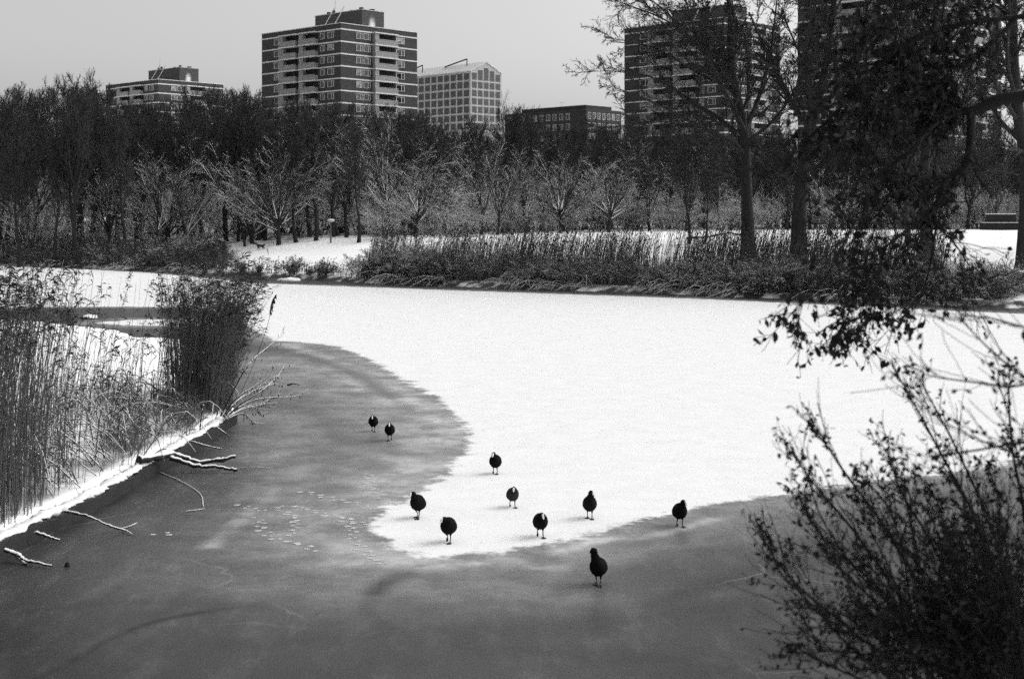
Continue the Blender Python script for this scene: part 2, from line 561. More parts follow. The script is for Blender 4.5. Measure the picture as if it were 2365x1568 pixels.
def snow_dist(X, Y):
    d = -sd_poly(grey_poly, X, Y)
    d = np.maximum(d, sd_poly(grey_stripe, X, Y))
    far = -sd_poly(far_strip, X, Y)
    return np.clip(np.minimum(d, far), -6, 6)


WISPS = [([(620, 830), (800, 900), (950, 1000), (900, 1120)], 1.7, 0.40), ([(640, 960), (700, 1100), (640, 1250), (900, 1300)], 1.1, 0.32), ([(500, 1330), (900, 1370), (1300, 1370)], 0.8, 0.22), ([(1400, 1290), (1800, 1230), (2300, 1170)], 0.8, 0.15), ([(660, 795), (760, 830), (860, 870), (950, 930), (1030, 990)], 0.35, 0.5), ([(640, 840), (740, 850), (810, 880), (840, 905)], 0.4, 0.6), ([(850, 900), (920, 950), (980, 1010)], 0.25, 0.5),
         ([(740, 925), (800, 940), (850, 965)], 0.35, 0.32), ([(930, 985), (1000, 1010), (1060, 1050)], 0.5, 0.25),
         ([(640, 1130), (590, 1170), (540, 1215), (490, 1260)], 0.2, 0.5), ([(850, 1090), (870, 1130), (900, 1160)], 0.13, 0.4),
         ([(1290, 1275), (1400, 1245), (1500, 1240), (1640, 1200)], 0.14, 0.42), ([(1150, 1290), (1230, 1310), (1300, 1312)], 0.18, 0.3),
         ([(700, 1360), (900, 1340), (1100, 1350), (1500, 1290)], 0.5, 0.12), ([(900, 1040), (960, 1100)], 0.4, 0.2), ([(960, 1310), (1120, 1300)], 0.12, 0.4),
         ([(1750, 1190), (1950, 1170), (2100, 1165)], 0.25, 0.15)]
DARKS = [([(-100, 1480), (100, 1540), (300, 1640)], 1.0, 0.6), ([(1700, 1560), (2200, 1480), (2500, 1400)], 0.9, 0.5), ([(700, 820), (800, 850), (900, 910)], 0.35, 0.5), ([(800, 1010), (900, 1040), (1010, 1060)], 0.3, 0.35), ([(0, 1420), (300, 1390), (600, 1400)], 0.12, 0.35), ([(1500, 1400), (1700, 1330), (1850, 1290)], 0.2, 0.5), ([(700, 1570), (1100, 1500), (1700, 1540)], 0.35, 0.4), ([(60, 1575), (160, 1530), (300, 1455), (400, 1425), (520, 1405)], 0.06, 1.0), ([(940, 1325), (890, 1345), (865, 1370)], 0.16, 0.85), ([(860, 1370), (850, 1410), (905, 1455)], 0.1, 0.45),  # dark streaks in the ice; bottom corners also take painted lens falloff
         ([(-50, 1310), (60, 1260), (200, 1195), (350, 1105), (520, 1000)], 0.35, 0.75), ([(1360, 1352), (1390, 1350)], 0.10, 0.8), ([(1000, 1480), (1400, 1430), (1900, 1400)], 0.5, 0.4),  # dark strip along the bank foot, and shadow painted under the nearest coot
         ([(500, 1490), (800, 1470), (1050, 1450)], 0.2, 0.3), ([(350, 1430), (520, 1320), (700, 1290)], 0.2, 0.2), ([(1500, 1300), (1800, 1260), (2200, 1240)], 0.5, 0.35)]


def blend(lines):
    def fn(X, Y):
        out = np.zeros(X.shape)
        for ln, w, s in lines:
            d = d_line(smooth_curve([ICE(*p) for p in ln], 16), X, Y)
            out = np.maximum(out, s * np.exp(-(d / w) ** 2))
        return out
    return fn


ix = axis([(-200, -60, 10), (-60, -14, 0.8), (-14, -8, 0.25), (-8, 8, 0.09), (8, 16, 0.25), (16, 60, 0.8), (60, 140, 10)])
iy = axis([(6, 34, 0.10), (34, 60, 0.25), (60, 125, 0.3), (125, 220, 6)])
ice = grid_obj('frozen_pond', ix, iy, lambda X, Y: np.zeros(X.shape), ice_mat(),
               {'snow_dist': snow_dist, 'dust': blend(WISPS), 'dark_ice_and_shade': blend(DARKS)})

# ------------------------------------------------------------------ tower blocks
TOP, LX, LY, FH = 48.0, 23.8, 29.4, 2.8     # local: right face y=0 (along x), left face x=0 (along y)


def window_meshes(t=0.07, mull=0.62, fm='frame', gm='glass'):
    """unit window facing -y, 1 wide, 1 tall, origin at its lower left outer corner"""
    f = Acc()
    f.box(0, 1, -0.05, 0.0, 0, t * 0.9); f.box(0, 1, -0.05, 0.0, 1 - t * 0.9, 1)
    f.box(0, t, -0.05, 0.0, t * 0.9, 1 - t * 0.9); f.box(1 - t, 1, -0.05, 0.0, t * 0.9, 1 - t * 0.9)
    f.box(mull, mull + t, -0.045, 0.0, t * 0.9, 1 - t * 0.9)
    g = Acc(); g.box(t, 1 - t, -0.022, 0.0, t * 0.9, 1 - t * 0.9)
    return f.mesh('window_frame', M[fm], False), g.mesh('window_pane', M[gm], False)


WIN_F, WIN_G = window_meshes()
WIN_F2, WIN_G2 = window_meshes(0.035, 0.48, 'frame_grey', 'glass_grey')


def add_window(parent, face, s0, s1, z0, z1, off=0.0, frame=WIN_F, pane=WIN_G):
    o = bpy.data.objects.new('window', frame); C.link(o); o.parent = parent
    g = bpy.data.objects.new('pane', pane); C.link(g); g.parent = o
    o.scale = (s1 - s0, 2.0, z1 - z0)
    if face == 'R':
        o.location = (s0, -off, z0)
    else:
        o.location = (-off, s1, z0); o.rotation_euler = (0, 0, -math.pi / 2)
    return o


def pale_patch_brick():  # soft pale patch in the wall colour stands in for a steam plume
    m, nt, b = mat('brick_pale_patch')
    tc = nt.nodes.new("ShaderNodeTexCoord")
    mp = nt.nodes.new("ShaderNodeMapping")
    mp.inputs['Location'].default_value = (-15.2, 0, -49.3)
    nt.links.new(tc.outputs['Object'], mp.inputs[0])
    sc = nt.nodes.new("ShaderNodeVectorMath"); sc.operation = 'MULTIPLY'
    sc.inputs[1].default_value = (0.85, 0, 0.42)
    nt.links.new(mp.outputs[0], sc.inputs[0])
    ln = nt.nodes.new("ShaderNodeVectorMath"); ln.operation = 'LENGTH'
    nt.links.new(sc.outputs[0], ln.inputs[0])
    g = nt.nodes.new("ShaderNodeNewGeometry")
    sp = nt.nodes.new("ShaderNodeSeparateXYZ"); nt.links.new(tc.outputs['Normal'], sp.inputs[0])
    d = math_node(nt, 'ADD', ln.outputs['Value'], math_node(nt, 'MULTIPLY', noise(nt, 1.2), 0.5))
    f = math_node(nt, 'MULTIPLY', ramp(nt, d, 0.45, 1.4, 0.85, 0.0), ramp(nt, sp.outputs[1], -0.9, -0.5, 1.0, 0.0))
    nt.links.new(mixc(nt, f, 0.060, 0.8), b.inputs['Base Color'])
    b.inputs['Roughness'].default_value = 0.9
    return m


def make_tower(label, k0=0, k1=9):
    root = thing('apartment_tower', label, 'apartment tower', group='brick apartment towers beyond the wood')
    w = Acc(); w.box(0, LX, 0, LY, -6, TOP)
    w.build('wall', M['brick'], root, False)
    r = Acc(); r.box(-0.12, LX + 0.12, -0.12, LY + 0.12, TOP + 0.003, TOP + 0.16)
    r.build('roof', M['band'], root, False)
    p = Acc(); p.box(12, 19, 6.5, 23.9, TOP + 0.16, TOP + 5.0)
    ph = p.build('penthouse', pale_patch_brick(), root, False)
    p = Acc(); p.box(11.9, 19.1, 6.4, 24.0, TOP + 5.003, TOP + 5.18); p.build('penthouse_roof', M['metal'], ph, False)
    v = Acc()
    for (x, y, s, h) in ((13.5, 20.5, .35, .7), (13, 18, .25, .9), (14, 9.2, .3, .8), (13, 7.6, .25, .55), (16.5, 8, .5, .5), (14.5, 13, .3, .6)):
        v.box(x - s, x + s, y - s, y + s, TOP + 5.18, TOP + 5.18 + h)
    v.build('roof_vent', M['dark'], ph, False)
    c = Acc()
    for y in (9.4, 13.0):
        c.tubes([(5.5, y, TOP + 0.4), (8.5, y - 0.6, TOP + 5.6)], [0.14, 0.1], 6)
    c.tubes([(8.5, 12.2, TOP + 4.8), (8.6, 12.1, TOP + 8.2)], [0.08, 0.04], 6)
    c.box(5.0, 7.0, 9.0, 13.2, TOP + 0.16, TOP + 0.9)
    c.build('roof_hoist', M['metal'], root, False)
    for k in range(k0, k1 + 1):
        zb = TOP - 1.14 - FH * k           # top of the white band of this floor
        b = Acc()
        t = 0.30
        b.box(-0.06, LX + 0.06, -0.06, -0.003, zb - t, zb); b.box(-0.06, -0.003, 0, LY + 0.06, zb - t, zb)
        b.build('floor_band', M['band'], root, False)
    for k in range(k0, k1):
        zt = TOP - 1.14 - FH * k - 0.30    # underside of the band above
        z0, z1 = zt - 0.25 - 1.45, zt - 0.25
        zf = zt - FH + 0.30                # top of the band below
        for a, c_ in ((0.080, 0.157), (0.190, 0.246), (0.745, 0.835)):
            add_window(root, 'L', a * LY, c_ * LY, z0, z1, 0.003)
        for a, c_ in ((0.194, 0.270), (0.285, 0.375), (0.712, 0.825)):
            add_window(root, 'R', a * LX, c_ * LX, z0, z1, 0.003)
        for face, s0, s1, ps in (('L', 0.272 * LY, 0.474 * LY, 0.25), ('L', 0.512 * LY, 0.728 * LY, 0.25), ('R', 0.40 * LX, 0.70 * LX, 0.22)):
            bal = Acc(); dk = Acc(); rl = Acc()
            d = 1.15

            def bx(acc, a0, a1, o0, o1, q0, q1, m=0):
                if face == 'L': acc.box(-o1, -o0, a0, a1, q0, q1, m)
                else: acc.box(a0, a1, -o1, -o0, q0, q1, m)
            bx(bal, s0, s1, d - 0.1, d, zf - 0.05, zf + 1.05)                 # front panel
            bx(bal, s0, s0 + 0.1, 0.07, d - 0.1, zf - 0.05, zf + 1.05)
            bx(bal, s1 - 0.1, s1, 0.07, d - 0.1, zf - 0.05, zf + 1.05)
            wp = (s1 - s0) * ps
            if face == 'R': bx(bal, s0, s0 + wp * 0.8, 0.05, d - 0.12, zf + 1.052, zt - 0.05)
            else: bx(bal, s1 - wp, s1, 0.05, d - 0.12, zf + 1.052, zt - 0.05)
            bo = bal.build('balcony', M['panel'], root, False)
            sl = Acc(); bx(sl, s0 - 0.1, s1 + 0.1, 0.064, d + 0.08, zf - 0.32, zf - 0.06); sl.build('balcony_slab', M['band'], bo, False)
            bx(rl, s0, s1, d - 0.09, d - 0.02, zf + 1.12, zf + 1.2)
            rl.build('balcony_rail', M['frame'], bo, False)
            bx(dk, s0 + 0.12, s1 - 0.12, 0.004, 0.03, zf + 0.06, zt - 0.06); dk.build('balcony_opening', M['dark'], bo, False)  # dark sheet on the wall fills the balcony opening
            if k == 0:
                cn = Acc(); bx(cn, s0 - 0.1, s1 + 0.1, 0.066, d + 0.1, zt + 0.0, zt + 0.26); cn.build('balcony_canopy', M['band'], bo, False)
    # flat dark strip painted on as a shaded recess between the two balconies
    dr = Acc(); dr.box(-0.02, -0.003, 0.478 * LY, 0.508 * LY, -6, TOP - 1.5); dr.build('recess', M['dark'], root, False)
    return root


ROT = math.radians(47)
TOWERS = [(787, 324, 0.0, 'brick apartment tower with white floor bands standing clear against the open sky'),
          (365, 430, -2.6, 'small far apartment tower at left, only its top above the trees'),
          (1673, 328.5, 1.9, 'apartment tower half hidden by bare branches, its left edge standing clear against the sky'),
          (2178, 250, 8.0, 'apartment tower at right behind dark leaves, its roof cut off by the frame')]
base_tower = make_tower(TOWERS[0][3])
for i, (px, Yc, dz, lab) in enumerate(TOWERS):
    o = base_tower if i == 0 else make_tower(lab, 3, 14) if i == 3 else copy_tree(base_tower)
    o.location = ((px - CX) * Yc / F, Yc, dz)
    o.rotation_euler = (0, 0, ROT)
    o['label'] = lab


def make_gable_block():
    Yc = 560.0
    root = thing('office_block', 'pale gridded office block with a snowy gabled roof, right of the tall tower', 'office block', ((1087 - CX) * Yc / F, Yc, 0), math.radians(45))
    Wg, Lg, E, A = 17.0, 44.0, 61.3, 65.2         # gable width (x), length (y), eaves, ridge
    w = Acc()
    v = []
    for y in (0, Lg):
        v += [(0, y, -5), (Wg, y, -5), (Wg, y, E), (Wg / 2, y, A), (0, y, E)]
    w.add(v, [(0, 1, 2, 4), (6, 5, 9, 7), (1, 6, 7, 2), (5, 0, 4, 9)], [(4, 2, 3), (7, 9, 8)])
    w.build('wall', M['pale'], root, False)
    r = Acc()
    for sx in (-1, 1):
        x0 = Wg / 2; x1 = Wg / 2 + sx * (Wg / 2 + 0.35)
        e = E - 0.25
        vv = [(x0, -0.4, A + 0.06), (x1, -0.4, e + 0.06), (x1, Lg + 0.4, e + 0.06), (x0, Lg + 0.4, A + 0.06)]
        vv += [(a, b, c + 0.3) for a, b, c in vv]
        r.add(vv, [(0, 1, 2, 3), (4, 7, 6, 5), (0, 4, 5, 1), (1, 5, 6, 2), (2, 6, 7, 3), (3, 7, 4, 0)])
    r.build('roof', plain('thin_snow_roof', 0.55, 0.8, 0.15, 0.2), root, False)
    for (y0, y1, x, h) in ((8.5, 21.5, 6.0, 1.6), (32, 43.5, 3, 2.0)):
        b = Acc()
        zr = E + (A - E) * min(x, Wg - x) / (Wg / 2)
        b.tubes([(x, y1, zr + 0.8), (x, y0, zr + h + 1.4)], [0.28, 0.28], 6)
        b.tubes([(x, y0, zr + h + 1.3), (x, y0 + 0.1, zr + 0.2)], [0.2, 0.2], 6)
        b.tubes([(x, y1, zr + 0.8), (x, y1 + 0.1, zr + 0.2)], [0.2, 0.2], 6)
        b.build('roof_beam', M['dark'], root, False)
    for r_ in range(7):
        z1 = E - 0.9 - 3.25 * r_; z0 = z1 - 2.4
        if r_ > 0 or True:
            for c in range(5):
                s0 = 0.75 + c * 3.25
                zz = z1
                if r_ == 0: zz = z1 + (0.3, 1.5, 2.5, 1.5, 0.3)[c]
                add_window(root, 'R', s0 - .05, s0 + 2.45, z0 - .1, zz, 0.004, WIN_F2, WIN_G2)
        for c in range(9):
            s0 = 1.0 + c * 3.85
            add_window(root, 'L', s0 - .1, s0 + 2.85, z0 - .1, z1, 0.004, WIN_F2, WIN_G2)
    return root


make_gable_block()


def make_low_block():
    Yc = 400.0
    root = thing('flat_block', 'low dark flat-roofed block with rows of pale windows', 'apartment block', ((1354 - CX) * Yc / F, Yc, 0), math.radians(45))
    X1, Y1, T = 15.0, 32.5, 34.3
    w = Acc(); w.box(0, X1, 0, Y1, -5, T); w.build('wall', plain('sooty_brick', 0.045, 0.9, 0.2, 0.8), root, False)
    r = Acc(); r.box(1.5, X1 - 2.5, 1.5, Y1 - 5.5, T + 0.003, T + 1.1); r.build('roof', M['brick'], root, False)
    c = Acc(); c.box(1.3, X1 - 2.3, 1.3, Y1 - 5.3, T + 1.103, T + 1.25); c.build('roof_edge', M['metal'], root, False)
    a = Acc(); a.tubes([(6, 15, T + 1.2), (6, 15, T + 3.0)], [0.06, 0.05], 5); a.tubes([(6, 14, T + 2.8), (6, 16, T + 2.8)], [0.05, 0.05], 5); a.build('aerial', M['metal'], root, False)
    for r_ in range(4):
        z1 = T - 1.0 - 2.9 * r_; z0 = z1 - 1.8
        for c_ in range(7): add_window(root, 'R', 0.6 + c_ * 2.05, 0.6 + c_ * 2.05 + 1.35, z0, z1, 0.004)
        for c_ in range(10): add_window(root, 'L', 6.2 + c_ * 2.6, 6.2 + c_ * 2.6 + 1.5, z0, z1, 0.004)
    return root


make_low_block()

# ------------------------------------------------------------------ trees
UP = V(0, 0, 1)


def children_of(P, R, L, rng, n, t0, t1, ang, angj, ln, lnj, K, up, wob, rr, taper=0.5, tip=0.35, rmin=0.004):
    M_, Kp, _ = P.shape
    t = t0 + (t1 - t0) * ((np.arange(n)[None] + rng.uniform(0.1, 0.9, (M_, n))) / n)
    u = t * (Kp - 1)
    i = np.minimum(u.astype(int), Kp - 2); fr = (u - i)[..., None]
    m = np.arange(M_)[:, None]
    p0 = P[m, i] * (1 - fr) + P[m, i + 1] * fr
    T = P[m, i + 1] - P[m, i]; T /= np.linalg.norm(T, axis=2, keepdims=True) + 1e-9
    r0 = (R[m, i] * (1 - fr[..., 0]) + R[m, i + 1] * fr[..., 0]) * rr
    az = np.arange(n)[None] * 2.4 + rng.uniform(0, 6.28, (M_, 1)) + rng.normal(0, 0.5, (M_, n))
    ref = np.where(np.abs(T[..., 2:3]) > 0.9, V(1, 0, 0), V(0, 0, 1))
    e1 = np.cross(T, ref); e1 /= np.linalg.norm(e1, axis=2, keepdims=True) + 1e-9
    e2 = np.cross(T, e1)
    a = (ang + rng.normal(0, angj, (M_, n)))[..., None]
    d = np.cos(a) * T + np.sin(a) * (np.cos(az)[..., None] * e1 + np.sin(az)[..., None] * e2)
    d = d.reshape(-1, 3); p = p0.reshape(-1, 3)
    Lc = (L[:, None] * ln * (1 - taper * t) * rng.uniform(1 - lnj, 1 + lnj, (M_, n))).ravel()
    pts = [p]
    for k in range(K - 1):
        d = d + up * UP / (K - 1) + rng.normal(0, wob, d.shape)
        d /= np.linalg.norm(d, axis=1, keepdims=True)
        p = p + d * (Lc / (K - 1))[:, None]
        pts.append(p)
    Pc = np.stack(pts, 1)
    s = np.linspace(0, 1, K)
    Rc = np.maximum(r0.ravel()[:, None] * (1 - (1 - tip) * s[None]), rmin)
    return Pc, Rc, Lc


def curve_tube(pts, r0, r1, n=12):
    P = smooth_curve(pts, n)
    return P[None], np.linspace(r0, r1, n)[None]


def grow_tree(rng, trunk, spec, extra=None):
    """trunk: (P,R) stem(s); spec: list of dicts per level -> list of (P,R,L)"""
    P, R = trunk
    L = np.linalg.norm(np.diff(P, axis=1), axis=2).sum(1)
    lv = [(P, R, L)]
    for k, s in enumerate(spec):
        Pc, Rc, Lc = children_of(*lv[-1], rng, **s)
        if extra is not None and k == 0:
            for (Pe, Re) in extra:
                Pe = np.stack([smooth_curve(q, Pc.shape[1]) for q in Pe]) if len(Pe) else Pe
                Le = np.linalg.norm(np.diff(Pe, axis=1), axis=2).sum(1)
                Pc = np.concatenate([Pc, Pe]); Lc = np.concatenate([Lc, Le])
                Rc = np.concatenate([Rc, Re])
        lv.append((Pc, Rc, Lc))
    return lv


def tree_meshes(lv, bark, twig, sides=(9, 6, 4, 3, 3)):
    t = Acc(); t.tubes(lv[0][0], lv[0][1], sides[0])
    c = Acc()
    for k in range(1, len(lv)):
        c.tubes(lv[k][0], lv[k][1], sides[min(k, len(sides) - 1)])
    return t.mesh('trunk', bark), c.mesh('crown', twig)


def plant_tree(name, label, cat, meshes, loc, rz=0, s=1.0, group=None, zs=None):
    r = thing(name, label, cat, loc, rz, group)
    r.scale = (s, s, zs or s)
    for nm, me in zip(('trunk', 'crown'), meshes):
        o = bpy.data.objects.new(nm, me); C.link(o); o.parent = r
    return r


def tall_tree(seed, H=12.0, habit=0.0, bark='bark', twig='twig', dense=1.0, t0=0.22, r=0.20, bend=0.0):
    rng = np.random.default_rng(seed)
    n = 12
    z = np.linspace(0, H * 0.86, n)
    wob = np.cumsum(rng.normal(0, 0.10, (n, 2)), 0); wob[0] = 0
    P = np.concatenate([wob, z[:, None]], 1); P[:, 0] += bend * z * (1 - z / H / 1.6)
    P[0, 2] = -0.4
    R = r * (1 - 0.93 * np.linspace(0, 1, n) ** 0.8) * H / 12; R[0] *= 1.35
    sp = [dict(n=int(17), t0=t0, t1=1.0, ang=0.58 + habit * 0.3, angj=0.14, ln=0.42, lnj=0.25, K=7, up=0.8 - habit * 0.3, wob=0.09, rr=0.5, taper=0.55),
          dict(n=int(8 * dense), t0=0.2, t1=1.0, ang=0.55, angj=0.2, ln=0.48, lnj=0.35, K=5, up=0.5, wob=0.10, rr=0.5, taper=0.45, rmin=0.013),
          dict(n=6, t0=0.15, t1=1.0, ang=0.5, angj=0.2, ln=0.55, lnj=0.35, K=4, up=0.4, wob=0.1, rr=0.6, taper=0.3, rmin=0.011),
          dict(n=4, t0=0.2, t1=1.0, ang=0.45, angj=0.2, ln=0.75, lnj=0.35, K=3, up=0.3, wob=0.08, rr=0.7, taper=0.3, rmin=0.009)]
    return tree_meshes(grow_tree(rng, (P[None], R[None]), sp), M[bark], M[twig])


def fan_tree(seed, H=7.5, lean=0.0, fork=0.2, nl=15, spread=0.95, r=0.17):
    """low-forking tree whose long straight limbs fan out, snow lying along them"""
    rng = np.random.default_rng(seed)
    n = 6
    hz = H * fork
    P = np.stack([np.linspace(0, lean * hz, n) + rng.normal(0, .03, n), rng.normal(0, .03, n), np.linspace(-0.3, hz, n)], 1)
    R = np.linspace(r * 1.15, r * 0.8, n) * H / 7.5; R[0] *= 1.3
    sp = [dict(n=nl, t0=0.55, t1=1.0, ang=spread * 0.75, angj=0.26, ln=H * 0.88 / (hz + .3), lnj=0.25, K=10, up=0.5, wob=0.06, rr=0.52, taper=0.15, tip=0.2),
          dict(n=7, t0=0.22, t1=1.0, ang=0.45, angj=0.15, ln=0.42, lnj=0.35, K=6, up=0.2, wob=0.06, rr=0.55, taper=0.55, rmin=0.02),
          dict(n=6, t0=0.15, t1=1.0, ang=0.5, angj=0.2, ln=0.5, lnj=0.3, K=4, up=0.15, wob=0.08, rr=0.6, taper=0.4, rmin=0.010),
          dict(n=4, t0=0.2, t1=1.0, ang=0.5, angj=0.2, ln=0.6, lnj=0.3, K=3, up=0.1, wob=0.08, rr=0.7, taper=0.3, rmin=0.007)]
    lv = grow_tree(rng, (P[None], R[None]), sp)
    t = Acc(); t.tubes(lv[0][0], lv[0][1], 9)
    c = Acc()
    for k in range(1, 5): c.tubes(lv[k][0], lv[k][1], (0, 6, 4, 3, 3)[k], 0 if k < 3 else 1)
    return t.mesh('trunk', M['bark_snow']), c.mesh('crown', [M['limb_snow'], M['twig_snow']])


def shrub_mesh(seed, H=4.0, stems=14, spread=0.5, matk='shrub_snow', n2=9, n3=6, wob=0.10, rad=0.03, up=0.25):
    rng = np.random.default_rng(seed)
    K = 7
    az = rng.uniform(0, 6.28, stems)
    d = np.stack([np.cos(az) * spread, np.sin(az) * spread, np.ones(stems)], 1) + rng.normal(0, 0.2, (stems, 3))
    d /= np.linalg.norm(d, axis=1, keepdims=True)
    p = np.stack([np.cos(az) * 0.12 * H / 2, np.sin(az) * 0.12 * H / 2, np.full(stems, -0.15)], 1) * rng.uniform(0.2, 1.2, (stems, 1)) + V(0, 0, -0.05)
    Ls = H * rng.uniform(0.65, 1.05, stems)
    pts = [p]
    for k in range(K - 1):
        d = d + rng.normal(0, wob, d.shape) + V(0, 0, up / K - 0.02 * k)
        d /= np.linalg.norm(d, axis=1, keepdims=True)
        p = p + d * (Ls / (K - 1))[:, None]; pts.append(p)
    P = np.stack(pts, 1); R = rad * (1 - 0.8 * np.linspace(0, 1, K))[None] * np.ones((stems, 1))
    lv = [(P, R, Ls)]
    for s in (dict(n=n2, t0=0.15, t1=1.0, ang=0.7, angj=0.25, ln=0.38, lnj=0.35, K=5, up=0.05, wob=0.13, rr=0.55, taper=0.5, rmin=0.008),
              dict(n=n3, t0=0.1, t1=1.0, ang=0.7, angj=0.25, ln=0.5, lnj=0.35, K=4, up=0.0, wob=0.13, rr=0.65, taper=0.4, rmin=0.007),
              dict(n=4, t0=0.1, t1=1.0, ang=0.7, angj=0.25, ln=0.5, lnj=0.35, K=3, up=0.0, wob=0.1, rr=0.7, taper=0.4, rmin=0.006)):
        lv.append(children_of(*lv[-1], rng, **s))
    a = Acc()
    for k, (P, R, L) in enumerate(lv): a.tubes(P, R, 4 if k == 0 else 3)
    return a.mesh('shrub', M[matk])


def place_mesh(name, label, cat, me, loc, rz=0.0, s=1.0, group=None, zs=None):
    o = bpy.data.objects.new(name, me); C.link(o)
    o.location = tuple(loc); o.rotation_euler = (0, 0, rz); o.scale = (s, s, zs or s)
    return tag(o, label, cat, group)


rng = np.random.default_rng(11)
TALL = [tall_tree(100 + i, habit=h) for i, h in enumerate((-0.3, -0.1, 0.1, 0.3, 0.0, -0.2))]
prof_x = [-100, 0, 40, 90, 130, 190, 215, 240, 300, 420, 520, 560, 600, 640, 800, 960, 1000, 1050, 1110, 1160, 1200, 1260, 1350, 1440, 1600, 1900, 2180, 2290, 2340, 2450]
prof_y = [220, 218, 200, 205, 190, 178, 182, 232, 222, 224, 190, 200, 222, 230, 252, 252, 275, 285, 275, 265, 240, 280, 285, 285, 285, 290, 268, 272, 325, 320]
WOOD_LABEL = 'bare dark tree standing among many in the thick wood across the pond'
count = 0
for row, (dY, nrow) in enumerate(((3, 22), (8, 34), (16, 36), (25, 36), (35, 36), (47, 36))):
    for i in range(nrow):
        px = -90 + (i + rng.uniform(0.1, 0.9)) / nrow * 2600
        Y = float(wood_front((px - CX) * 130 / F)) + dY + rng.uniform(-3, 3)
        if row == 0: Y += 4.0 if px < 1000 else 0.0
        x = (px - CX) * Y / F
        ytop = np.interp(px, prof_x, prof_y) + abs(rng.normal(0, 16)) - 8 + (40 if row < 1 else 0)
        ztop = CAMH + (HY - ytop) * Y / F
        z = gz(x, Y)
        h = ztop - z
        me = TALL[int(rng.integers(len(TALL)))]
        s = h / 12.6
        plant_tree('bare_tree', WOOD_LABEL, 'tree', me, (x, Y, z), rng.uniform(0, 6.28), s * rng.uniform(0.9, 1.3), 'bare trees of the wood across the pond', zs=s)
        count += 1

# understorey shrubs, dusted with snow
SHRUB = [shrub_mesh(200 + i, 4.6, 12, 0.55) for i in range(4)]
for row, (dY, nrow, h0) in enumerate(((-5, 24, 3.2), (0, 30, 5.2), (7, 28, 3.4), (12, 30, 5.0), (20, 32, 6.6), (30, 28, 8.0))):
    for i in range(nrow):
        px = -60 + (i + rng.uniform(0.05, 0.95)) / nrow * 2500
        if row < 2 and (px < 880 or px > 1780): continue
        if row == 2 and 520 < px < 860: continue
        Y = float(wood_front((px - CX) * 125 / F)) + dY + rng.uniform(-2.5, 2.5)
        x = (px - CX) * Y / F
        h = h0 * rng.uniform(0.4, 1.45) * (1.0 if px > 540 else 0.75)
        place_mesh('snowy_shrub', 'snow-dusted leafless shrub in the undergrowth between the trunks of the wood', 'shrub', SHRUB[int(rng.integers(4))],
                   (x, Y, gz(x, Y)), rng.uniform(0, 6.28), h / 4.6 * 1.15, 'snow-dusted undergrowth of the wood', zs=h / 4.6)

# single trees along the front of the wood
FAN = [fan_tree(300 + i, spread=sp, fork=fk, nl=nl, lean=ln) for i, (sp, fk, nl, ln) in enumerate(((1.0, .2, 15, 0), (1.15, .27, 18, .1), (1.0, .15, 13, -.3), (0.75, .35, 14, .2), (1.25, .3, 20, -.1)))]
SLIM = [fan_tree(320 + i, H=8.0, fork=0.34, nl=9, spread=0.7, r=0.13, lean=(0.15, -0.12, -0.2)[i]) for i in range(3)]
FRONT = [(388, 528, 'f0', 9.2, 'large fan-shaped tree with snow-lined limbs standing behind the left reed belt'),
         (644, 560, 'f1', 8.4, 'broad snow-lined tree with a straight trunk at the middle of the meadow edge'),
         (586, 558, 'f2', 7.2, 'snow-lined tree with limbs spreading low and left, left of the broad meadow tree'),
         (567, 558, 's0', 5.6, 'slender forked tree close beside the low spreading meadow tree'),
         (800, 563, 's1', 8.2, 'leaning tree with stacked crooked limbs at the right end of the meadow edge'),
         (906, 548, 's2', 9.0, 'slanting dark tree rising from the left end of the far reeds'),
         (1110, 545, 's0', 7.4, 'dark forked tree behind the far reeds, right of the snow-bright shrub'),
         (1297, 541, 'f4', 7.6, 'crooked tree with curving snow-lined boughs behind the middle of the far reeds'),
         (1148, 545, 's1', 6.2, 'thin tree just right of the dark forked tree behind the far reeds'),
         (75, 556, 'f2', 5.6, 'small low-forked tree near the far left edge of the wood'),
         (958, 560, 'f4', 7.0, 'grey-twigged spreading tree behind the left end of the far reeds'),
           (1215, 548, 'f3', 6.6, 'low spreading tree with pale boughs, left of the crooked tree behind the far reeds'),
           (1405, 546, 'f4', 7.6, 'wide pale-limbed tree right of the crooked tree behind the far reeds'),
           (1500, 546, 's1', 8.0, 'slender snow-lined tree under the left edge of the branch-covered tower'),
           (1585, 546, 'f3', 7.0, 'spreading snow-lined tree behind the thick short trunk in the reeds'),
           (1945, 540, 'f2', 7.0, 'snow-lined tree between the second and third bank trees'),
           (250, 545, 'f3', 6.5, 'dim spreading tree behind the left reed belt, right of the twin trunks'),
         (355, 535, 's2', 6.0, 'slim tree left of the large fan-shaped tree, partly behind its limbs'),
         (430, 533, 'f3', 5.4, 'smaller snow-lined tree with kinked arms just right of the large fan-shaped tree')]
for px, py, k, h, lab in FRONT:
    Yf = float(wood_front((px - CX) * 125 / F)) - (-1.5 if px < 900 else 4.0) + rng.uniform(-2, 3)
    p = V((px - CX) * Yf / F, Yf, gz((px - CX) * Yf / F, Yf))
    me = (FAN if k[0] == 'f' else SLIM)[int(k[1])]
    plant_tree('snow_lined_tree', lab, 'tree', me, p, rng.uniform(0, 6.28), h / 8.0 * rng.uniform(.95, 1.2), 'snow-lined trees at the front of the wood', zs=h / 8.0)


